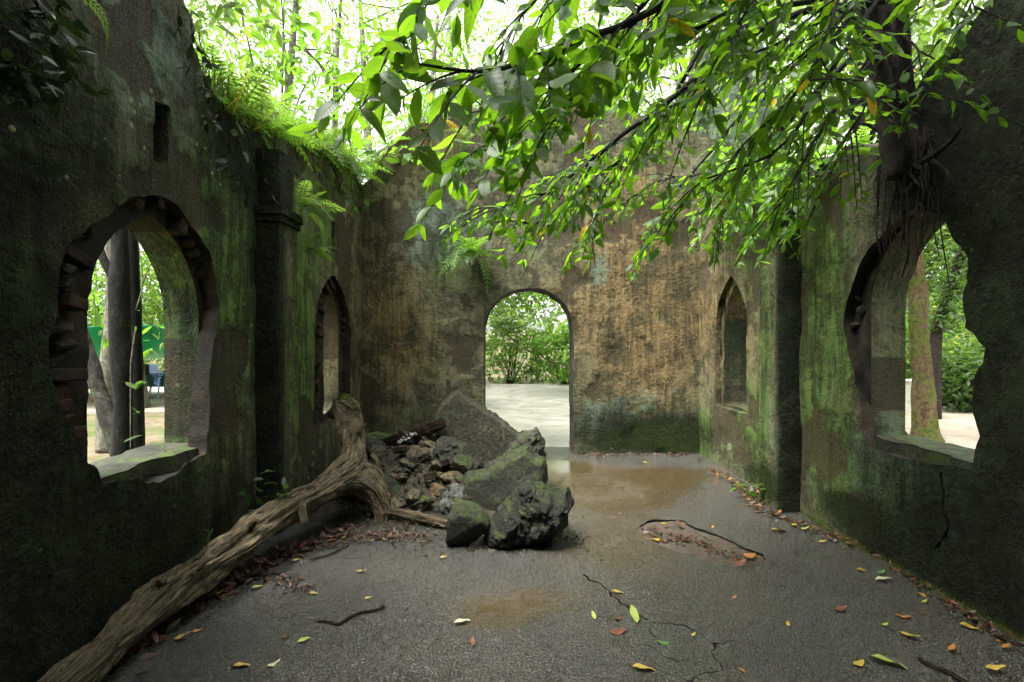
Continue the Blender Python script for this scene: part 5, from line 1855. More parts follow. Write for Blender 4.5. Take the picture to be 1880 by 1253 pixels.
# grass on the wall tops: one mass
def wall_grass(name, label, fn, n, seed, hmax):
    r = np.random.default_rng(seed)
    pts = np.array([fn(r) for _ in range(n)])
    D = r.normal(size=(n, 3)) * 0.35 + [0, 0, 1.0]
    V = np.array([(-0.016, 0, 0), (0.016, 0, 0), (0.012, 0.55, 0.0), (0.0, 1.0, -0.16), (-0.012, 0.55, 0.0)])
    A = frames(D, r.normal(size=(n, 3)))
    W, F, at = scatter(V, np.array([(0, 1, 2, 4), (4, 2, 3, 3)])[:1], A, pts, r.uniform(0.4, 1, n) * hmax, r.random(n))
    k = len(V)
    F2 = (np.array([(4, 2, 3)])[None] + (np.arange(n) * k)[:, None, None]).reshape(-1, 3)
    faces = [tuple(f) for f in F.tolist()] + [tuple(f) for f in F2.tolist()]
    o = obj(name, mesh_from(name, W, faces, M['grass'], True, None, at))
    return tag(o, label, 'grass', kind='stuff')


def on_left(r):
    Y = r.uniform(3.45, 7.0)
    return (XL - r.uniform(-0.02, 0.33), Y, top_of(left_top, Y) - 0.03)


def on_back(r):
    X = r.uniform(-2.1, 2.7)
    return (X, YB + r.uniform(-0.02, 0.4), top_of(back_top, X) - 0.03)


wall_grass('grass', 'tall bright grass sprouting along the left wall top', on_left, 2200, 5, 0.46)
wall_grass('grass', 'grass tufts along the back wall top', on_back, 1100, 6, 0.24)
wall_grass('grass', 'low yellowish moss tufts along the foot of the right wall', lambda r: (XR - abs(r.normal()) * 0.035, r.uniform(2.55, 4.5), 0.0), 2600, 7, 0.055)

# creepers: hanging stems with dark leaves
def hang(x, y, d, ln, r, sway=0.06, out=(0, 0, 0)):
    p0 = P(x, y, d)
    return [p0 + Vector((r.normal() * sway * f + out[0] * f, r.normal() * sway * f + out[1] * f, -ln * f + out[2] * f)) for f in np.linspace(0, 1, 5)]


r = np.random.default_rng(52)
dk = []
for k in range(13):
    x, y = r.uniform(-40, 90), r.uniform(-30, 95)
    d = (-XL - 0.08) * FPX / (VX - x)
    dk.append(hang(x, y, d, r.uniform(0.12, 0.3), r, 0.08, (0.10, 0.05, 0)))
leafy_plant('creeper', 'dark glossy creeper clump in the top corner of the left wall', 'creeper', (XL, 2.0, 3.3), dk, 0.085, 'leaf_ivy', None, 1, 0.035)
iv = []
for x, y, ln in ((352, 20, 0.5), (365, 60, 0.4), (372, 110, 0.45), (385, 160, 0.3), (405, 200, 0.45), (430, 220, 0.5), (452, 232, 0.55), (478, 245, 0.5), (330, 10, 0.35), (505, 255, 0.4), (540, 270, 0.3)):
    d = (-XL - 0.04) * FPX / (VX - x)
    iv.append(hang(x, y, d, ln, r, 0.05, (0.06, 0, 0)))
leafy_plant('creeper', 'dark heart-leaved ivy trailing down the broken edge of the left wall', 'creeper', (XL, 3.5, 3.3), iv, 0.10, 'leaf_ivy', None, 2, 0.075)
iv = []
for x, y, ln in ((575, 285, 0.3), (600, 300, 0.35), (625, 318, 0.4), (645, 330, 0.5), (655, 340, 0.3)):
    d = (-XL - 0.04) * FPX / (VX - x)
    iv.append(hang(x, y, d, ln, r, 0.05, (0.08, 0, 0)))
leafy_plant('creeper', 'creeper hanging into the back left corner below the ferns', 'creeper', (XL, 6.0, 3.7), iv, 0.16, 'leaf_mid', None, 3, 0.09)
# broad-leaved plants on the back wall's sloping top
st = []
for x, y, dx, dy in ((715, 285, 60, 15), (730, 268, 80, 30), (735, 290, 95, 10), (750, 250, 40, -60), (700, 300, -40, -60), (690, 310, 50, -40), (770, 235, 30, -50)):
    a = P(x, y, YB - 0.03)
    b = P(x + dx, y + dy, YB - 0.35)
    st.append([a, (a + b) / 2 + Vector((0, 0, 0.08)), b])
leafy_plant('shrub', 'pale broad-leaved plant leaning out from the sloping top of the back wall', 'plant', (-1.5, YB, 4.4), st, 0.24, 'leaf_lime', None, 4, 0.11)
st = []
for k in range(16):
    Y = r.uniform(3.6, 6.9)
    z = top_of(left_top, Y)
    a = Vector((XL - r.uniform(0, 0.3), Y, z))
    st.append([a, a + Vector((r.normal() * 0.1 + 0.05, r.normal() * 0.1, 0.25)), a + Vector((r.normal() * 0.2 + 0.15, r.normal() * 0.2, r.uniform(0.35, 0.7)))])
leafy_plant('shrub', 'lime green leafy saplings standing along the left wall top among ferns', 'plant', (XL - 0.15, 5.2, 3.5), st, 0.15, 'leaf_lime', None, 5, 0.07)
# lush growth on the right wall's far part
for n_, (rows, lab, lf) in enumerate((
        ([(1330, 320), (1345, 340), (1360, 325), (1380, 330), (1395, 345), (1350, 360)], 'lime green shrub on the right wall top above the small pointed window', 0.16),
        ([(1410, 320), (1425, 335), (1440, 320), (1455, 330), (1435, 350)], 'lime green shrub on the right wall top above the black pilaster side', 0.15),
        ([(1480, 305), (1500, 300), (1530, 290), (1515, 310)], 'leafy shrub on the right wall top between pilaster and tree', 0.13))):
    st = []
    for x, y in rows:
        for _ in range(4):
            d = (XR - 0.02) * FPX / (x - VX)
            a = P(x, y, d)
            e = Vector((-r.uniform(0.15, 0.5), r.normal() * 0.25 - 0.1, r.uniform(-0.75, 0.25)))
            st.append([a, a + e * 0.5 + Vector((0, 0, 0.12)), a + e])
    leafy_plant('shrub', lab, 'plant', st[0][0], st, lf, 'leaf_lime', None, 20 + n_, 0.07)
# reddish dry stems hanging there
dry = thing('dry_stems', 'bundle of reddish dry stems hanging on the right wall under the shrubs', 'stems', (XR, 5.6, 3.4))
for k in range(14):
    x, y = r.uniform(1325, 1350), r.uniform(345, 365)
    d = (XR - 0.06) * FPX / (x - VX)
    p = np.array([P(x + r.normal() * 3 * f, y + 70 * f * r.uniform(.7, 1.1), d) for f in np.linspace(0, 1, 5)])
    V, F, gr = tube_geo(p, 0.006, 4)
    obj('stem', mesh_from('stem', V, F, plain('dry_stem', (0.16, 0.075, 0.03), 0.8) if k == 0 else bpy.data.materials['dry_stem']), dry)

# small plants at the foot of the walls
b0 = Vector((-1.93, 3.62, 0.0))
st = [[P(478, 965, 3.7), P(482, 915, 3.68), P(484, 885, 3.66), P(486, 868, 3.64)], [P(485, 960, 3.7), P(500, 920, 3.68), P(520, 893, 3.66)], [P(480, 960, 3.7), P(462, 925, 3.66), P(452, 905, 3.64)]]
leafy_plant('seedling', 'small upright plant with glossy leaves between left wall and log', 'plant', st[0][0], st, 0.10, 'leaf_deep', None, 31, 0.055)
st = [[P(568, 905, 4.3), P(570, 870, 4.3), P(574, 835, 4.3)], [P(575, 900, 4.3), P(585, 860, 4.3)]]
leafy_plant('seedling', 'little dark seedling at the foot of the black pilaster behind the log', 'plant', st[0][0], st, 0.09, 'leaf_deep', None, 32, 0.06)
st = [[P(378, 1010, 3.05), P(382, 990, 3.05), P(388, 978, 3.05)]]
leafy_plant('seedling', 'tiny seedling beside the lower log against the left wall', 'plant', st[0][0], st, 0.06, 'leaf_deep', None, 33, 0.04)
b0 = G(1388, 918)
st = [[b0, b0 + Vector((-0.05, 0.0, 0.09)), b0 + Vector((-0.12, -0.03, 0.15))], [b0, b0 + Vector((0.0, -0.05, 0.1)), b0 + Vector((-0.02, -0.10, 0.18))], [b0, b0 + Vector((-0.08, 0.05, 0.08)), b0 + Vector((-0.16, 0.08, 0.10))]]
leafy_plant('seedling', 'pale green leafy plant at the foot of the right pilaster', 'plant', b0, st, 0.12, 'leaf_lime', None, 34, 0.06)

# ------------------------------------------------------------------ litter and fallen leaves
def fallen_mat(name, a, b):
    m = Mat(name)
    n = m.noise(30, 4, 0.7)
    c = m.mix(m.step(n, 0.35, 0.7), a, b)
    sp = m.step(m.noise(55, 3, 0.7), 0.60, 0.68)
    c = m.mix(m.math('MULTIPLY', sp, 0.7), c, tuple(x * 0.25 for x in a))
    return m.done(m.principled(c, 0.45, m.bump(n, 0.4, 0.004), 0.4))


FM = {
    'yellow': fallen_mat('fallen_yellow', (0.30, 0.20, 0.028), (0.48, 0.38, 0.08)),
    'lime': fallen_mat('fallen_lime', (0.20, 0.27, 0.04), (0.36, 0.42, 0.10)),
    'green': fallen_mat('fallen_green', (0.05, 0.16, 0.03), (0.12, 0.26, 0.06)),
    'orange': fallen_mat('fallen_orange', (0.26, 0.10, 0.02), (0.42, 0.19, 0.04)),
    'rust': fallen_mat('fallen_rust', (0.10, 0.030, 0.014), (0.19, 0.065, 0.03)),
    'brown': fallen_mat('fallen_brown', (0.045, 0.026, 0.014), (0.11, 0.066, 0.034)),
    'dark': fallen_mat('fallen_dark', (0.018, 0.012, 0.008), (0.045, 0.030, 0.019)),
    'pale': fallen_mat('fallen_pale', (0.36, 0.36, 0.20), (0.55, 0.55, 0.36)),
}
FL = {}
for c in FM:
    for k in range(3):
        V, F, uv = leaf_base(1, 0.36 + 0.06 * k, 8, (0.6, 0.15, -0.45)[k], (0.08, -0.16, 0.12)[k], 0.035)
        FL[(c, k)] = mesh_from('fallen_leaf', V, F, FM[c], True)


def fallen(x, y, colour, size, label, k=0, ang=None, group=None, z=0.014):
    o = obj('fallen_leaf', FL[(colour, k)], None, G(x, y, z))
    rr = random.Random(int(x * 7 + y))
    o.rotation_euler = (rr.uniform(-0.18, 0.18), rr.uniform(-0.25, 0.25), rr.uniform(0, 6.28) if ang is None else ang)
    size *= 0.86
    o.scale = (size, size, size)
    return tag(o, label, 'leaf', group or 'fallen leaves on the floor')


for row in [
    (425, 1224, 'yellow', .10, 'curled yellow leaf on the floor nearest the lower end of the log', 0, -1.4),
    (490, 1224, 'pale', .10, 'crumpled greyish leaf beside the curled yellow leaf near the log', 2, -0.4),
    (318, 1174, 'yellow', .10, 'pale yellow leaf in the litter edge beside the lower log', 1, -1.3),
    (374, 1170, 'green', .03, 'tiny bright green leaf scrap near the lower log', 0, 0.3),
    (352, 1160, 'orange', .06, 'small orange leaf on the litter edge by the lower log', 1, -1.2),
    (462, 1080, 'lime', .085, 'lime green leaf on the floor left of the litter strip', 0, -0.7),
    (566, 1089, 'yellow', .07, 'yellow leaf just below the brown litter strip', 0, -1.4),
    (545, 1060, 'orange', .06, 'orange leaf on the end of the brown litter strip', 1, -1.9),
    (537, 1030, 'yellow', .06, 'small yellow leaf on dark litter under the log', 0, -0.9),
    (652, 1049, 'yellow', .09, 'yellow leaf on bare floor above the crooked stick', 1, -1.5),
    (668, 1100, 'yellow', .06, 'small yellow leaf on a green stain above the crooked stick', 0, -1.3),
    (807, 1025, 'yellow', .07, 'yellow sliver leaf on the floor before the rounded boulder', 0, -1.2),
    (833, 1145, 'pale', .11, 'pale yellow leaf at the edge of the brown puddle', 0, -1.25),
    (545, 1180, 'lime', .08, 'lime leaf on the floor below the crooked stick', 0, -0.9),
    (524, 1172, 'brown', .07, 'dark brown curled leaf beside the lime leaf below the stick', 2, 0.5),
    (868, 1186, 'rust', .07, 'reddish leaf lying in the brown puddle', 1, 0.1),
    (1170, 1143, 'lime', .14, 'large heart-shaped yellow-green leaf on the long floor crack', 1, 0.05),
    (1122, 1086, 'yellow', .10, 'yellow leaf on the upper part of the long floor crack', 0, -1.5),
    (1093, 1137, 'lime', .07, 'small lime leaf left of the long floor crack', 1, 0.1),
    (1130, 1137, 'rust', .07, 'small rust leaf left of the heart-shaped leaf', 2, -0.8),
    (1118, 1160, 'rust', .12, 'dark red crumpled leaf below the small rust leaf', 2, -1.4),
    (1158, 1226, 'yellow', .14, 'long curved yellow leaf at the bottom middle of the floor', 0, -1.65),
    (1270, 1168, 'yellow', .05, 'tiny yellow leaf between the lower floor cracks', 1, -0.8),
    (1205, 1176, 'green', .09, 'dull green leaf between the lower floor cracks', 2, -1.5),
    (1345, 1099, 'orange', .045, 'tiny orange leaf alone on the floor below the hollow', 1, -1.0),
    (1368, 1236, 'orange', .055, 'small tan leaf at the bottom of the floor right of the cracks', 0, 0.2),
    (1448, 1150, 'yellow', .06, 'small dull yellow leaf in the middle of the near right floor', 1, -0.4),
    (1180, 849, 'yellow', .11, 'yellow leaf alone on the far floor near the back wall', 0, -1.5),
    (1214, 963, 'yellow', .10, 'yellow leaf on the far rim of the floor hollow', 0, -1.2),
    (1198, 990, 'yellow', .12, 'curled yellow leaf in the left end of the floor hollow', 2, -0.9),
    (1252, 966, 'rust', .10, 'rust leaf on the far rim of the floor hollow', 1, 0.3),
    (1365, 1020, 'orange', .13, 'orange leaf in the right end of the floor hollow', 2, -1.3),
    (1350, 1038, 'rust', .12, 'rust-brown leaf at the near rim of the floor hollow', 1, -1.2),
    (1308, 970, 'orange', .07, 'small orange leaf on the floor just behind the hollow', 1, -0.5),
    (1415, 974, 'yellow', .17, 'large yellow leaf on the floor beside the right pilaster', 0, -1.45),
    (1455, 965, 'yellow', .11, 'yellow leaf against litter at the right pilaster foot', 1, -0.8),
    (1470, 972, 'lime', .09, 'lime leaf in the litter at the right pilaster foot', 1, -1.6),
    (1503, 996, 'yellow', .09, 'yellow leaf at the floor edge under the moss strip', 0, -1.4),
    (1572, 1046, 'yellow', .12, 'long yellow-orange leaf left of the pale green leaf', 0, -1.6),
    (1612, 1053, 'green', .08, 'green leaf just above the pale green straight leaf', 1, -1.3),
    (1607, 1066, 'pale', .13, 'straight pale green leaf on the floor near the right wall', 0, -1.55),
    (1684, 1088, 'yellow', .14, 'narrow yellow leaf below the right window on the floor', 2, -2.0),
    (1692, 1106, 'lime', .05, 'small lime leaf under the narrow yellow leaf', 1, -1.4),
    (1532, 1120, 'rust', .10, 'flat rust leaf on the middle right floor', 1, -1.4),
    (1642, 1128, 'orange', .10, 'orange-red curled leaf on the right floor', 2, -1.7),
    (1690, 1128, 'rust', .05, 'tiny rust leaf right of the orange-red curled leaf', 1, -1.2),
    (1620, 1148, 'lime', .06, 'small lime leaf above the upright yellow leaf', 1, -1.2),
    (1648, 1160, 'yellow', .11, 'yellow leaf with brown tip on the near right floor', 1, -2.3),
    (1595, 1207, 'lime', .18, 'long bright yellow-green leaf at the bottom of the right floor', 0, -2.0),
    (1567, 1220, 'yellow', .09, 'folded yellow leaf left of the long yellow-green leaf', 2, -1.2),
    (1742, 1194, 'orange', .07, 'small orange leaf on the dark floor at the right', 1, -1.2),
    (1808, 1226, 'yellow', .10, 'dull yellow leaf in the bottom right corner', 1, -1.8),
    (1760, 1146, 'yellow', .12, 'narrow tan leaf beside the base of the right wall', 0, -1.9),
    (1838, 1188, 'orange', .06, 'small tan leaf near the right edge of the floor', 1, -1.5),
    (395, 1092, 'lime', .06, 'lime leaf fallen on dark litter against the log', 1, -0.6),
    (592, 968, 'pale', .07, 'pale leaf caught in the hollow under the log fork', 1, -1.0),
    (700, 990, 'yellow', .06, 'yellow leaf on brown litter in front of the flat root piece', 0, -1.5),
    (628, 988, 'lime', .06, 'lime leaf standing in the litter under the log fork', 2, -0.2),
]:
    fallen(*row)


def litter(name, label, fn, n, seed, sizes, cols, lift=0.025):
    r = np.random.default_rng(seed)
    g = Geo()
    mats = [FM[c] for c in cols]
    for i in range(n):
        p = fn(r)
        V, F, uv = leaf_base(1, r.uniform(0.2, 0.5), 3, r.uniform(-0.5, 0.5), r.uniform(-0.2, 0.2))
        s = r.uniform(*sizes)
        A = np.array(Euler((r.normal() * 0.35, r.normal() * 0.35, r.uniform(0, 6.28))).to_matrix())
        g.add((V * s) @ A.T + [p[0], p[1], p[2] + r.uniform(0.004, lift)], [tuple(f) for f in F], int(r.integers(len(cols))))
    o = obj(name, g.mesh(name, mats))
    return tag(o, label, 'litter', kind='stuff')


def along(px, width, drop=0.0):
    pts = resample([G(*q) for q in px], 0.05)
    def f(r):
        i = r.integers(len(pts))
        p = pts[i] + np.array([r.normal() * width, r.normal() * width, drop])
        p[0] = min(max(p[0], XL + 0.04), XR - 0.04)
        p[1] = min(p[1], YB - 0.04)
        return p
    return f


LC = ['brown', 'brown', 'dark', 'dark', 'brown', 'rust']
litter('leaf_litter', 'dark brown leaf litter under and beside the fallen log', along([(180, 1235), (330, 1120), (440, 1060), (540, 1010), (620, 975)], 0.07), 800, 1, (0.03, 0.09), LC)
litter('leaf_litter', 'brown leaf litter in front of the log fork and flat root piece', along([(560, 1010), (640, 985), (720, 985), (800, 985)], 0.08), 420, 2, (0.02, 0.06), LC)
litter('leaf_litter', 'small brown litter strip on the floor left of middle', along([(520, 1065), (540, 1078), (556, 1085)], 0.035), 70, 3, (0.02, 0.07), LC)
litter('leaf_litter', 'leaf litter filling the hollow in the floor', along([(1190, 968), (1200, 990), (1260, 985), (1300, 1005), (1350, 1025), (1390, 1028)], 0.05, -0.02), 330, 4, (0.015, 0.06), LC)
litter('leaf_litter', 'orange and brown litter along the foot of the right wall and pilaster', along([(1300, 862), (1345, 880), (1375, 912), (1395, 935), (1440, 955), (1520, 985), (1590, 1015)], 0.045), 260, 5, (0.03, 0.08), ['brown', 'rust', 'dark', 'brown', 'orange', 'dark', 'brown'])
litter('leaf_litter', 'thin litter line along the foot of the back wall', along([(1065, 837), (1150, 836), (1270, 835)], 0.03), 110, 6, (0.03, 0.08), LC)
litter('leaf_litter', 'dark litter along the foot of the left wall behind the log', along([(20, 1240), (120, 1180), (200, 1130), (320, 1060)], 0.08), 420, 7, (0.03, 0.09), LC)
litter('leaf_litter', 'scattered dark leaf crumbs over the wet floor', lambda r: np.array([r.uniform(-1.6, 2.6), r.uniform(2.1, 6.8), 0.0]), 260, 8, (0.008, 0.025), LC, 0.006)
litter('leaf_litter', 'dark litter at the foot of the right wall below the window', along([(1640, 1040), (1720, 1095), (1800, 1150), (1880, 1195)], 0.03), 160, 9, (0.02, 0.07), LC)


# ------------------------------------------------------------------ outside: trees, shrubs, forest
def tree(label, base, h, rad0, crown_c, crown_r, n_clump, per, leaf, mat, bark, seed, lean=(0, 0), spread=0.45, group='trees outside the ruin', moss_rings=0):
    r = np.random.default_rng(seed)
    t = thing('tree', label, 'tree', base, group)
    b = np.array(base)
    pts = []
    for f in np.linspace(0, 1, 7):
        w = 1 - 0.75 * f + (0.8 * max(0, 0.06 - f) / 0.06)
        pts.append((b[0] + lean[0] * f + r.normal() * 0.03 * h * 0.2 * f, b[1] + lean[1] * f + r.normal() * 0.006 * h * f, b[2] - 0.1 + h * f, rad0 * w))
    p = smooth_path(pts, 0.12)
    g = Geo()
    V, F, gr = tube_geo(p[:, :3], p[:, 3], 16, lambda V, a, c: rad0 * 0.18 * fbm(V * [5, 5, 1.6], 3, seed))
    g.add(V, F)
    cl, q = crown_points(crown_c, crown_r, n_clump, per, spread, r)
    for c in cl[::5]:                             # limbs reach some of the leaf clumps
        i = int(len(p) * r.uniform(0.45, 0.98))
        a = p[i, :3]
        m_ = (a + c) / 2 + np.array([0, 0, 0.12 * np.linalg.norm(c - a)])
        tw = smooth_path([a, m_, c], 0.3)
        V, F, gr = tube_geo(tw, np.linspace(max(0.012, p[i, 3] * 0.4), 0.008, len(tw)), 5)
        g.add(V, F)
    obj('trunk', g.mesh('trunk', M[bark]), t)
    leaf_cloud('crown', q, leaf, mat, r, t)
    return t


def shrub(label, base, rad, n_clump, per, leaf, mat, seed, group='shrubs outside the ruin'):
    r = np.random.default_rng(seed)
    t = thing('shrub', label, 'shrub', base, group)
    c = np.array(base) + [0, 0, rad[2] * 0.85]
    cl, q = crown_points(c, rad, n_clump, per, 0.22, r)
    q[:, 2] = np.maximum(q[:, 2], base[2] + 0.05)
    g = Geo()
    for k in cl[::3]:
        tw = smooth_path([np.array(base) + [r.normal() * 0.1, r.normal() * 0.1, -0.05], (np.array(base) + k) / 2 + [0, 0, 0.1], k], 0.2)
        V, F, gr = tube_geo(tw, np.linspace(0.018, 0.005, len(tw)), 5)
        g.add(V, F)
    obj('stem', g.mesh('stem', M['bark_dark']), t)
    leaf_cloud('foliage', q, leaf, mat, r, t, 0.35)
    return t


GZ = -0.22
# seen over the left and back walls: light airy trees, sky between the leaves
tree('airy tree with drooping broad leaves just outside the left wall', (-4.6, 8.6, GZ), 8.5, 0.13, (-3.4, 8.4, 7.0), (2.2, 1.6, 1.7), 40, 22, 0.22, 'leaf_lime', 'bark_pale', 201, (1.0, -0.2), 0.42)
tree('slender lime-leaved tree behind the back wall near the corner', (-1.9, 10.5, GZ), 9, 0.14, (-1.6, 10.2, 7.4), (2.4, 1.8, 2.2), 34, 44, 0.13, 'leaf_lime', 'bark_pale', 202, (0.4, 0), 0.36)
tree('tall light-crowned tree behind the middle of the back wall', (-3.4, 13, GZ), 12, 0.18, (0.4, 13, 9.6), (3.4, 2.4, 2.8), 52, 48, 0.14, 'leaf_lime', 'bark_pale', 203, (-0.5, 0), 0.40)
tree('forest tree with thin trunk far behind the back left corner', (-5.5, 15, GZ), 13, 0.2, (-5.5, 15, 9.8), (3.6, 2.6, 3.4), 66, 50, 0.14, 'leaf_mid', 'bark_pale', 204, (0.4, 0), 0.42)
tree('forest tree behind the back wall with fine leaves', (-2.4, 17, GZ), 14, 0.22, (-2.2, 17, 9.5), (3.8, 2.6, 4.0), 66, 50, 0.14, 'leaf_mid', 'bark_pale', 205, (0.5, 0), 0.42)
tree('forest tree rising behind the pale wall fragment', (5.4, 14, GZ), 13, 0.22, (5.2, 14, 8.8), (4.0, 2.8, 4.0), 130, 44, 0.19, 'leaf_mid', 'bark_pale', 206)
tree('leafy tree beyond the right wall above the rooted tree', (6.2, 8.2, GZ), 9, 0.16, (5.6, 7.4, 6.4), (2.4, 2.2, 2.0), 80, 40, 0.18, 'leaf_mid', 'bark_dark', 207, (-0.6, -0.5))
tree('leafy forest tree behind the back right corner', (4.0, 17.5, GZ), 13, 0.2, (2.6, 16.5, 8.5), (3.2, 2.6, 4.0), 110, 42, 0.19, 'leaf_mid', 'bark_pale', 208)
tree('forest tree far left beyond the left wall', (-10, 13, GZ), 13, 0.2, (-9.5, 13, 9.5), (3.6, 3.0, 3.6), 110, 40, 0.20, 'leaf_mid', 'bark_pale', 209)
# unseen trees added near the viewer to shade the near end of the room
tree('unseen broad dark tree added for shade over the near end of the left wall', (-5.2, -0.4, GZ), 8, 0.22, (-3.6, -2.2, 6.9), (2.6, 2.2, 1.1), 90, 46, 0.24, 'leaf_deep', 'bark_dark', 221, (1.0, 0.1), 0.5, 'trees shading the near end of the room')
tree('unseen broad dark tree added for shade over the near end of the right wall', (5.6, 0.4, GZ), 8, 0.22, (4.0, 0.0, 6.6), (2.6, 2.9, 1.1), 110, 46, 0.24, 'leaf_deep', 'bark_dark', 222, (-1.0, 0.1), 0.5, 'trees shading the near end of the room')
tree('unseen broad dark tree added for shade behind the front wall', (0.6, -5.0, GZ), 9, 0.25, (0.4, -4.0, 7.6), (3.2, 2.4, 1.4), 80, 40, 0.24, 'leaf_deep', 'bark_dark', 223, (0, 1.2), 0.5, 'trees shading the near end of the room')

# seen through the left window
def trunk_thing(label, rows, mat, sides=18, amp=0.03, name='tree', seed=1, leaves=None, extra=None, group='trees outside the left window'):
    p0 = rows[0]
    base = Vector((p0[0], p0[1], p0[2]))
    t = thing(name, label, 'tree', base, group)
    p = smooth_path(rows, 0.06)
    V, F, gr = tube_geo(p[:, :3], p[:, 3], sides, lambda V, a, b: amp * fbm(V * [6, 6, 2], 3, seed))
    obj('trunk', mesh_from('trunk', V, F, M[mat], True, None, {'grain': ('FLOAT_VECTOR', gr)}), t)
    for rows2 in extra or []:
        q = smooth_path(rows2, 0.06)
        V, F, gr = tube_geo(q[:, :3], q[:, 3], 10, lambda V, a, b: amp * 0.3 * fbm(V * [6, 6, 2], 3, seed))
        obj('branch', mesh_from('branch', V, F, M[mat], True, None, {'grain': ('FLOAT_VECTOR', gr)}), t)
    if leaves:
        r = np.random.default_rng(seed + 70)
        c, rad, ncl, per, size, lm = leaves
        cl, q = crown_points(c, rad, ncl, per, 0.4, r)
        leaf_cloud('crown', q, size, lm, r, t)
    return t


def gp(x, d, z=GZ):
    return ((x - VX) / FPX * d, d, z)


trunk_thing('dark twin-stemmed tree nearest the left window', [(*gp(224, 4.2), 0.12), (*gp(223, 4.2, 0.3), 0.080)] + px_path([(224, 700, 4.2, 0.070), (219, 560, 4.2, 0.066), (221, 440, 4.2, 0.062), (214, 250, 4.2, 0.06)]) + [(-3.3, 4.2, 5.2, 0.05)],
            'bark_dark', 24, 0.03, seed=3, leaves=((-3.6, 4.6, 6.0), (1.5, 1.5, 0.9), 40, 30, 0.2, 'leaf_mid'),
            extra=[px_path([(222, 545, 4.2, 0.03), (202, 500, 4.2, 0.03), (186, 466, 4.2, 0.028), (165, 400, 4.25, 0.025)]),
                   [(*gp(252, 4.5), 0.08)] + px_path([(250, 760, 4.5, 0.065), (246, 600, 4.5, 0.060), (242, 480, 4.5, 0.058), (238, 380, 4.5, 0.055)])])
trunk_thing('leaning grey trunk crossing low behind the brick edge of the left window', [(*gp(246, 4.5), 0.10)] + px_path([(222, 835, 4.55, 0.075), (198, 760, 4.6, 0.07), (165, 665, 4.65, 0.065), (125, 560, 4.7, 0.06), (60, 400, 4.8, 0.05)]), 'bark_grey', 18, 0.035, seed=5)
trunk_thing('pale slim trunk behind the dark twin tree', [(*gp(198, 8.2), 0.17)] + px_path([(196, 700, 8.2, 0.13), (206, 600, 8.2, 0.12), (208, 500, 8.2, 0.11), (200, 380, 8.2, 0.10)]), 'bark_pale', 14, 0.02, seed=6, leaves=((-7, 8.4, 6.4), (1.8, 1.8, 1.4), 40, 30, 0.2, 'leaf_lime'))
sap = [[P(250, 570, 3.9), P(262, 520, 3.9), P(255, 450, 3.9), P(253, 428, 3.9)], [P(262, 520, 3.9), P(275, 490, 3.9), P(285, 475, 3.9)], [P(250, 600, 3.9), P(243, 650, 3.9), P(240, 700, 3.9), Vector(gp(240, 3.95))]]
leafy_plant('sapling', 'thin pale sapling standing in the left window opening', 'plant', gp(240, 3.95), sap, 0.09, 'leaf_lime', None, 61, 0.7, thick=0.007, bark='bark_pale')
st = [[Vector(gp(262, 3.7)), P(262, 800, 3.7), P(258, 735, 3.7), P(250, 715, 3.65)]]
leafy_plant('sapling', 'small plant with long narrow leaves low in the left window', 'plant', gp(262, 3.7), st, 0.14, 'leaf_deep', None, 62, 0.18)
st = [[P(290, 560, 5.6), P(280, 600, 5.5), P(276, 640, 5.4)], [P(290, 600, 5.5), P(300, 630, 5.4)], [P(180, 560, 5.6), P(182, 590, 5.6), P(190, 620, 5.6)], [P(172, 540, 5.6), P(176, 580, 5.6)]]
leafy_plant('leafy_twigs', 'bright young leaves hanging before the green awning', 'plant', P(285, 560, 5.6), st, 0.17, 'leaf_lime', None, 63, 0.09)
wd = thing('fallen_log', 'old log lying on the ground just outside the left window', 'log', (-4.6, 5.6, GZ))
log(wd, 'trunk', [(-5.9, 5.5, -0.02, 0.16), (-5.0, 5.55, 0.0, 0.17), (-4.0, 5.6, 0.0, 0.16), (-3.2, 5.7, -0.02, 0.14)], 44, 0.03, M['darkwood'], 28, 0.06)

for k, (x, y, rx, rz, mat, lab) in enumerate([
        (-14.0, 22.0, 3.2, 3.4, 'leaf_mid', 'round green tree behind the green awning'), (-19.5, 24.0, 3.4, 3.6, 'leaf_lime', 'lighter green tree behind the awning at its left end'), (-10.8, 21.0, 2.6, 3.0, 'leaf_lime', 'light green tree behind the stacked blue chairs')]):
    tree(lab, (x, y, GZ), 5, 0.2, (x, y, 3.6), (rx, 2.2, rz), 110, 50, 0.24, mat, 'bark_pale', 240 + k, group='trees outside the left window')
# seen through the doorway
for k, (x, y, rr_, lab) in enumerate([(-2.2, 12.4, (1.4, 1.2, 1.5), 'green shrub outside the doorway, left of the paving'), (0.2, 20.0, (1.8, 1.2, 1.9), 'broad green shrub beyond the paving, straight through the doorway'),
                                      (2.4, 19.5, (1.6, 1.2, 1.5), 'green shrub beyond the paving at the right of the doorway'), (-2.6, 18.6, (1.7, 1.3, 1.6), 'green shrub at the far left end of the paving'), (4.2, 12.5, (1.2, 1.2, 1.3), 'green shrub outside the doorway, right of the paving')]):
    shrub(lab, (x, y, GZ), rr_, 90, 40, 0.20, ('leaf_lime', 'leaf_mid')[k % 2], 260 + k)
tree('leafy tree arching over the paving outside the doorway', (3.4, 15.0, GZ), 5.5, 0.15, (1.4, 14.6, 4.2), (2.4, 1.6, 1.3), 80, 44, 0.2, 'leaf_lime', 'bark_dark', 270, (-0.8, 0), 0.4)
tree('leafy tree beyond the shrubs straight through the doorway', (-3.6, 23.5, GZ), 8, 0.2, (-0.4, 22.0, 4.8), (3.0, 2.0, 3.0), 130, 48, 0.24, 'leaf_mid', 'bark_pale', 271)
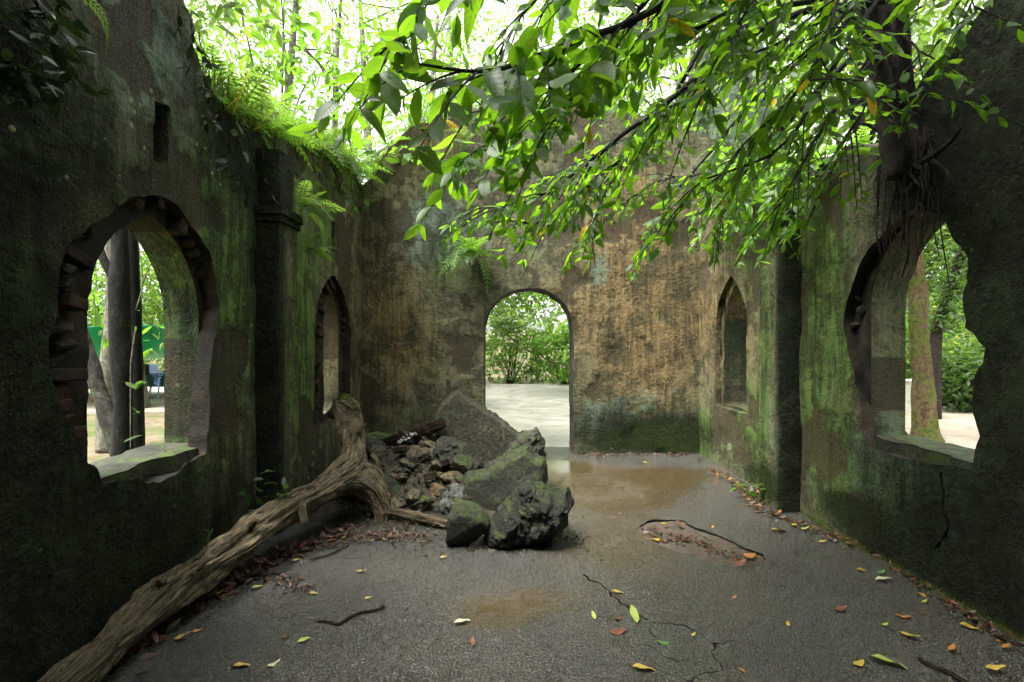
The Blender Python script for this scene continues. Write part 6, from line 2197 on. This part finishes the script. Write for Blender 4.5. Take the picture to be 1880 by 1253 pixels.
# seen through the right window
trunk_thing('mossy leaning trunk on the gravel outside the right window', [(*gp(1702, 8.7), 0.30), (*gp(1700, 8.7, -0.02), 0.21)] + px_path([(1696, 740, 8.7, 0.165), (1690, 640, 8.7, 0.15), (1684, 540, 8.7, 0.15), (1672, 440, 8.7, 0.14), (1660, 300, 8.7, 0.13)]),
            'bark_moss', 24, 0.06, seed=8, leaves=((6.9, 8.7, 6.2), (2.0, 2.0, 1.2), 50, 36, 0.2, 'leaf_mid'), group='trees outside the right window')
vine = trunk_thing('dark slanting trunk wrapped in vines outside the right window', [(*gp(1712, 11.2), 0.16)] + px_path([(1716, 640, 11.2, 0.12), (1730, 570, 11.2, 0.11), (1752, 500, 11.2, 0.10), (1775, 440, 11.2, 0.09), (1800, 360, 11.2, 0.08)]),
                   'bark_root', 14, 0.03, seed=9, group='trees outside the right window')
rv = np.random.default_rng(5)
vp = np.array([P(1722 + 58 * f, 600 - 180 * f, 11.1) for f in rv.random(700)]) + rv.normal(size=(700, 3)) * 0.14
leaf_cloud('vine_leaves', vp, 0.16, 'leaf_deep', rv, vine, 0.6)
for k, (x, d, rr_, mat, lab) in enumerate([
        (1690, 13.2, (1.5, 0.9, 1.0), 'leaf_mid', 'leafy shrub behind the mossy trunk outside the right window'), (1760, 12.6, (1.3, 0.9, 0.9), 'leaf_deep', 'dark low shrub at the gravel edge outside the right window'),
        (1820, 13.2, (1.6, 1.0, 1.3), 'leaf_mid', 'leafy shrub at the right edge of the right window view'), (1735, 15.0, (2.0, 1.2, 2.0), 'leaf_mid', 'taller bush behind the vine-wrapped trunk'), (1640, 14.0, (1.6, 1.0, 1.4), 'leaf_lime', 'light green bush behind the concrete post')]):
    p = gp(x, d)
    shrub(lab, p, rr_, 110, 42, 0.17, mat, 280 + k)
for k, (x, d) in enumerate([(1660, 18), (1740, 19), (1830, 18)]):
    p = gp(x, d)
    tree('forest tree deep behind the bushes, %s in the right window' % ('first' if k == 0 else ('middle' if k == 1 else 'last')), p, 9, 0.2, (p[0], p[1], 5.5), (2.6, 2.2, 4.0), 130, 48, 0.22, 'leaf_mid', 'bark_pale', 290 + k, group='trees outside the right window')
post = thing('concrete_post', 'short pale concrete post beside the gravel outside the right window', 'post', gp(1672, 11.6, -0.2))
V, F = box_geo((0.26, 0.26, 0.86), 0.02)
obj('shaft', mesh_from('shaft', V + [0, 0, 0.43], F, plain('pale_concrete', (0.42, 0.42, 0.36), 0.8, 0.3, 12), False), post, (0, 0, 0))
V, F = box_geo((0.31, 0.31, 0.07), 0.015)
obj('cap', mesh_from('cap', V + [0, 0, 0.89], F, bpy.data.materials['pale_concrete'], False), post, (0, 0, 0))
kerb = thing('kerb', 'low grey kerb along the far side of the gravel path', 'kerb', (9.5, 12.0, -0.2))
kerb['kind'] = 'thing'
for k in range(9):
    V, F = box_geo((0.96, 0.16, 0.16), 0.015)
    a = np.array([7.2 + k * 0.98, 11.5 + k * 0.22])
    R2 = np.array(Matrix.Rotation(math.atan2(0.22, 0.98), 3, 'Z'))
    obj('kerb_stone', mesh_from('kerb_stone', V @ R2.T + [a[0], a[1], -0.10], F, bpy.data.materials['pale_concrete'], False), kerb)
# the wood all round, one mass
rf = np.random.default_rng(99)
n = 26000
ang = rf.uniform(-2.2, 2.2, n)
rad = rf.uniform(25, 38, n)
fp = np.stack([np.sin(ang) * rad, np.cos(ang) * rad + 2, rf.uniform(0, 1, n) ** 0.8 * 9.0 + 0.2], 1)
cl = fbm(fp * 0.35, 3, 9)
fp = fp[(cl > -0.18) & ((fp[:, 2] < 6.5) | (cl > 0.1))]
o = leaf_cloud('forest', fp, 0.75, 'leaf_mid', rf)
tag(o, 'green wall of forest all round behind the nearer trees', 'forest', kind='stuff')

# ------------------------------------------------------------------ the stall seen through the left window
tarp = thing('awning', 'dark green tarpaulin awning on poles beyond the left window', 'awning', (-12.5, 14.5, -0.15))
nx, ny = 60, 16
V, F = [], []
for i in range(nx + 1):
    for j in range(ny + 1):
        u, v = i / nx, j / ny
        z = 2.00 - 0.95 * v - 0.20 * math.sin(math.pi * u) * math.sin(math.pi * v) + 0.025 * math.sin(u * 17) * (1 - v) + 0.008 * math.sin(u * 41 + v * 5) + 0.10 * (u - 0.5)
        V.append((-17.5 + 9.5 * u, 12.3 + 4.8 * v, z))
for i in range(nx):
    for j in range(ny):
        a = i * (ny + 1) + j
        F.append((a, a + ny + 1, a + ny + 2, a + 1))
V = np.array(V)
k = len(V)
V2 = np.vstack([V, V - [0, 0, 0.012]])
F2 = F + [tuple(q + k for q in f[::-1]) for f in F]
m_ = Mat('green_tarpaulin')
_c = m_.mix(m_.noise(3, 4), (0.010, 0.10, 0.050), (0.016, 0.15, 0.075))
_p = m_.principled(_c, 0.45, None, 0.4)
_t = m_.node('ShaderNodeBsdfTranslucent')
_t.inputs['Color'].default_value = (0.015, 0.36, 0.17, 1)
_x = m_.node('ShaderNodeMixShader')
_x.inputs[0].default_value = 0.42
m_.t.links.new(_p, _x.inputs[1])
m_.t.links.new(_t.outputs[0], _x.inputs[2])
M['tarp'] = m_.done(_x.outputs[0])
obj('sheet', mesh_from('sheet', V2, F2, M['tarp']), tarp)
M['pole'] = plain('pole_metal', (0.25, 0.25, 0.24), 0.4, 0.5)
for x, y, h in ((-17.3, 12.4, 1.95), (-8.1, 12.4, 2.05), (-17.3, 17.0, 1.0), (-8.1, 17.0, 1.1), (-12.8, 12.4, 1.95)):
    V, F, gr = tube_geo(np.array([(x, y, -0.2), (x, y, h * 0.5), (x, y, h + 0.02)]), 0.025, 8)
    obj('pole', mesh_from('pole', V, F, M['pole']), tarp)

tb = thing('table', 'dark green cloth-covered stall table under the awning', 'table', (-11.9, 15.6, -0.15))
V, F = box_geo((2.6, 0.8, 0.04), 0.008)
M['cloth_green'] = plain('green_cloth', (0.012, 0.055, 0.035), 0.9, 0.2, 8)
obj('tabletop', mesh_from('tabletop', V + [-11.9, 15.6, 0.57], F, M['cloth_green'], False), tb)
V = np.array([(-13.2 + 2.6 * u, 15.19 + 0.02 * math.sin(u * 60), z) for z in (0.55, 0.22) for u in np.linspace(0, 1, 60)])
F = [(i, i + 1, i + 61, i + 60) for i in range(59)]
obj('cloth_skirt', mesh_from('cloth_skirt', np.vstack([V, V + [0, 0.012, 0]]), F + [tuple(q + 120 for q in f[::-1]) for f in F], M['cloth_green']), tb)
for x in (-13.1, -10.7):
    for y in (15.3, 15.9):
        V, F, gr = tube_geo(np.array([(x, y, -0.15), (x, y, 0.2), (x, y, 0.56)]), 0.02, 8)
        obj('leg', mesh_from('leg', V, F, M['pole']), tb)
M['grey_plastic'] = plain('grey_plastic', (0.35, 0.35, 0.34), 0.5)
M['red_plastic'] = plain('red_plastic', (0.55, 0.06, 0.03), 0.4)


def open_box(root, name, x, y, z, w, d, h, mat):
    t_ = 0.015
    g = Geo()
    for s, c in (((w, t_, h), (0, -d / 2, h / 2)), ((w, t_, h), (0, d / 2, h / 2)), ((t_, d, h), (-w / 2, 0, h / 2)), ((t_, d, h), (w / 2, 0, h / 2)), ((w, d, t_), (0, 0, t_))):
        V, F = box_geo(s)
        g.add(V + np.array(c) + [x, y, z], F)
    return obj(name, g.mesh(name, M[mat], False), root)


def crate(label, x, y, z, w, d, h, mat, lid=None):
    t_ = thing('crate', label, 'crate', (x, y, z))
    open_box(t_, 'tub', x, y, z, w, d, h, mat)
    if lid:
        V, F = box_geo((w + 0.03, d + 0.03, 0.05), 0.01)
        obj('lid', mesh_from('lid', V + [x, y, z + h + 0.03], F, M[lid], False), t_)


crate('grey crate with a red lid standing before the stall table', -11.55, 14.95, -0.15, 0.5, 0.36, 0.36, 'grey_plastic', 'red_plastic')
crate('small grey crate beside the red-lidded crate', -12.2, 14.95, -0.15, 0.4, 0.34, 0.30, 'grey_plastic')
rock('sack', 'dark bundled sack lying on the stall table', (-11.7, 15.6, 0.75), (0.7, 0.45, 0.36), 401, cat='sack', tint=(0.06, 0.06, 0.055), moss=0.0, sub=3, facets=4, jag=0.08, smooth=True)
rock('sack', 'brown bundle at the left end of the stall table', (-12.7, 15.6, 0.70), (0.5, 0.4, 0.26), 402, cat='sack', tint=(0.20, 0.12, 0.07), moss=0.0, sub=3, facets=4, jag=0.08, smooth=True)

M['blue_plastic'] = plain('blue_plastic', (0.36, 0.46, 0.86), 0.4, 0.5)


def chair_parts():
    """moulded armchair about its own base: list of (name, mesh)"""
    out = []
    V, F = box_geo((0.44, 0.42, 0.025), 0.01)
    out.append(('seat', mesh_from('seat', V + [0, 0, 0.43], F, M['blue_plastic'], False)))
    g = Geo()
    for k in range(6):
        V, F = box_geo((0.035, 0.02, 0.36), 0.005)
        g.add(V + [-0.17 + k * 0.068, 0.20 + 0.03, 0.63], F)
    V, F = box_geo((0.44, 0.028, 0.07), 0.012)
    g.add(V + [0, 0.235, 0.83], F)
    out.append(('backrest', g.mesh('backrest', M['blue_plastic'], False)))
    for sx in (-1, 1):
        for sy in (-1, 1):
            V, F, gr = tube_geo(np.array([(sx * 0.23, sy * 0.23, 0), (sx * 0.21, sy * 0.21, 0.2), (sx * 0.195, sy * 0.19, 0.43)]), [0.016, 0.02, 0.024], 8)
            out.append(('leg', mesh_from('leg', V, F, M['blue_plastic'])))
        V, F, gr = tube_geo(np.array([(sx * 0.21, -0.19, 0.43), (sx * 0.225, -0.18, 0.62), (sx * 0.23, 0.0, 0.65), (sx * 0.22, 0.22, 0.68)]), 0.018, 8)
        out.append(('armrest', mesh_from('armrest', V, F, M['blue_plastic'])))
    return out


CP = chair_parts()
for k in range(4):
    t_ = thing('plastic_chair', 'blue plastic chair, %s of the stack beside the stall table' % ('lowest', 'second from the bottom', 'third from the bottom', 'topmost')[k], 'chair', (-10.98, 15.4, -0.15 + 0.07 * k), 'stacked blue chairs')
    t_.rotation_euler = (0, 0, R(155))
    for nm, me in CP:
        o = bpy.data.objects.new(nm, me)
        COL.objects.link(o)
        o.parent = t_


# the person sitting behind the stall, half hidden by the trunks
def person():
    base = Vector((-12.05, 14.4, -0.15))
    t = thing('person', 'person in a dark red shirt sitting by the stall, half hidden by the trunks', 'person', base)
    J = {'pelvis': (0, 0, .48), 'spine': (0, -.03, .66), 'chest': (0, -.05, .85), 'neck': (0, -.06, .99), 'head': (0, -.09, 1.10), 'crown': (0, -.09, 1.20)}
    R_ = {'pelvis': .135, 'spine': .125, 'chest': .14, 'neck': .052, 'head': .085, 'crown': .07}
    E = [('pelvis', 'spine'), ('spine', 'chest'), ('chest', 'neck'), ('neck', 'head'), ('head', 'crown')]
    for s, n in ((-1, 'l'), (1, 'r')):
        for nm, p, rr in (('sh', (s * .18, -.05, .90), .062), ('el', (s * .24, -.16, .68), .046), ('wr', (s * .14, -.36, .60), .032), ('ha', (s * .10, -.43, .60), .034),
                          ('hip', (s * .10, -.04, .46), .092), ('kn', (s * .13, -.44, .47), .066), ('an', (s * .13, -.42, .08), .042), ('to', (s * .14, -.58, .04), .034)):
            J[nm + n], R_[nm + n] = p, rr
        E += [('chest', 'sh' + n), ('sh' + n, 'el' + n), ('el' + n, 'wr' + n), ('wr' + n, 'ha' + n), ('pelvis', 'hip' + n), ('hip' + n, 'kn' + n), ('kn' + n, 'an' + n), ('an' + n, 'to' + n)]
        for q, (dx, ln) in enumerate(((-.022, .055), (-.008, .065), (.008, .062), (.022, .05))):
            J['f%d%s' % (q, n)], R_['f%d%s' % (q, n)] = (s * .10 + dx, -.43 - ln, .585), .009
            E.append(('ha' + n, 'f%d%s' % (q, n)))
        J['th' + n], R_['th' + n] = (s * .10 - s * .05, -.45, .60), .010
        E.append(('ha' + n, 'th' + n))
    names = list(J)
    me = bpy.data.meshes.new('body')
    me.from_pydata([J[k] for k in names], [(names.index(a), names.index(b)) for a, b in E], [])
    o = bpy.data.objects.new('body', me)
    COL.objects.link(o)
    o.parent = t
    sk = o.modifiers.new('skin', 'SKIN')
    for i, k in enumerate(names):
        me.skin_vertices[0].data[i].radius = (R_[k], R_[k])
        me.skin_vertices[0].data[i].use_root = (k == 'pelvis')
    o.modifiers.new('sub', 'SUBSURF').levels = 1
    o.modifiers['sub'].render_levels = 2
    m = Mat('clothed_body')
    z = m.sep(m.co(), False)
    skin = m.mix(0.0, (0.42, 0.25, 0.17), (0, 0, 0))
    c = m.mix(m.math('GREATER_THAN', z[2], 0.98), (0.20, 0.025, 0.02), skin)
    c = m.mix(m.math('MULTIPLY', m.math('LESS_THAN', z[1], -0.30), m.math('GREATER_THAN', z[2], 0.56)), c, skin)
    c = m.mix(m.math('LESS_THAN', z[2], 0.545), c, (0.02, 0.022, 0.03))
    me.materials.append(m.done(m.principled(c, 0.8)))
    V, F = rock_geo((0.2, 0.23, 0.2), 3, 3, 0, 0.04, 0.02)
    keep = (V[:, 2] > -0.02) | (V[:, 1] > 0.0)
    F = F[keep[F].all(1)]
    hair = obj('hair', mesh_from('hair', V + [0, -.075, 1.16], F, plain('black_hair', (0.01, 0.009, 0.008), 0.5)), t, (0, 0, 0))
    for s in (-1, 1):
        V, F = rock_geo((0.018, 0.012, 0.010), 4, 1, 0, 0, 0)
        obj('eye', mesh_from('eye', V + [s * .03, -.172, 1.115], F, bpy.data.materials['black_hair']), t, (0, 0, 0))
    V, F = rock_geo((0.02, 0.03, 0.035), 4, 1, 0, 0, 0)
    obj('nose', mesh_from('nose', V + [0, -.178, 1.09], F, plain('skin', (0.42, 0.25, 0.17), 0.6)), t, (0, 0, 0))
    t.rotation_euler = (0, 0, R(-60))
    st = thing('stool', 'low red plastic stool under the seated person', 'stool', base)
    V, F = box_geo((0.34, 0.34, 0.03), 0.01)
    obj('seat', mesh_from('seat', V + [0, 0, 0.345], F, M['red_plastic'], False), st, (0, 0, 0))
    for sx in (-1, 1):
        for sy in (-1, 1):
            V, F, gr = tube_geo(np.array([(sx * .16, sy * .16, 0), (sx * .145, sy * .145, .17), (sx * .13, sy * .13, .34)]), 0.02, 6)
            obj('leg', mesh_from('leg', V, F, M['red_plastic']), st, (0, 0, 0))


person()
print('objects', len(bpy.data.objects))
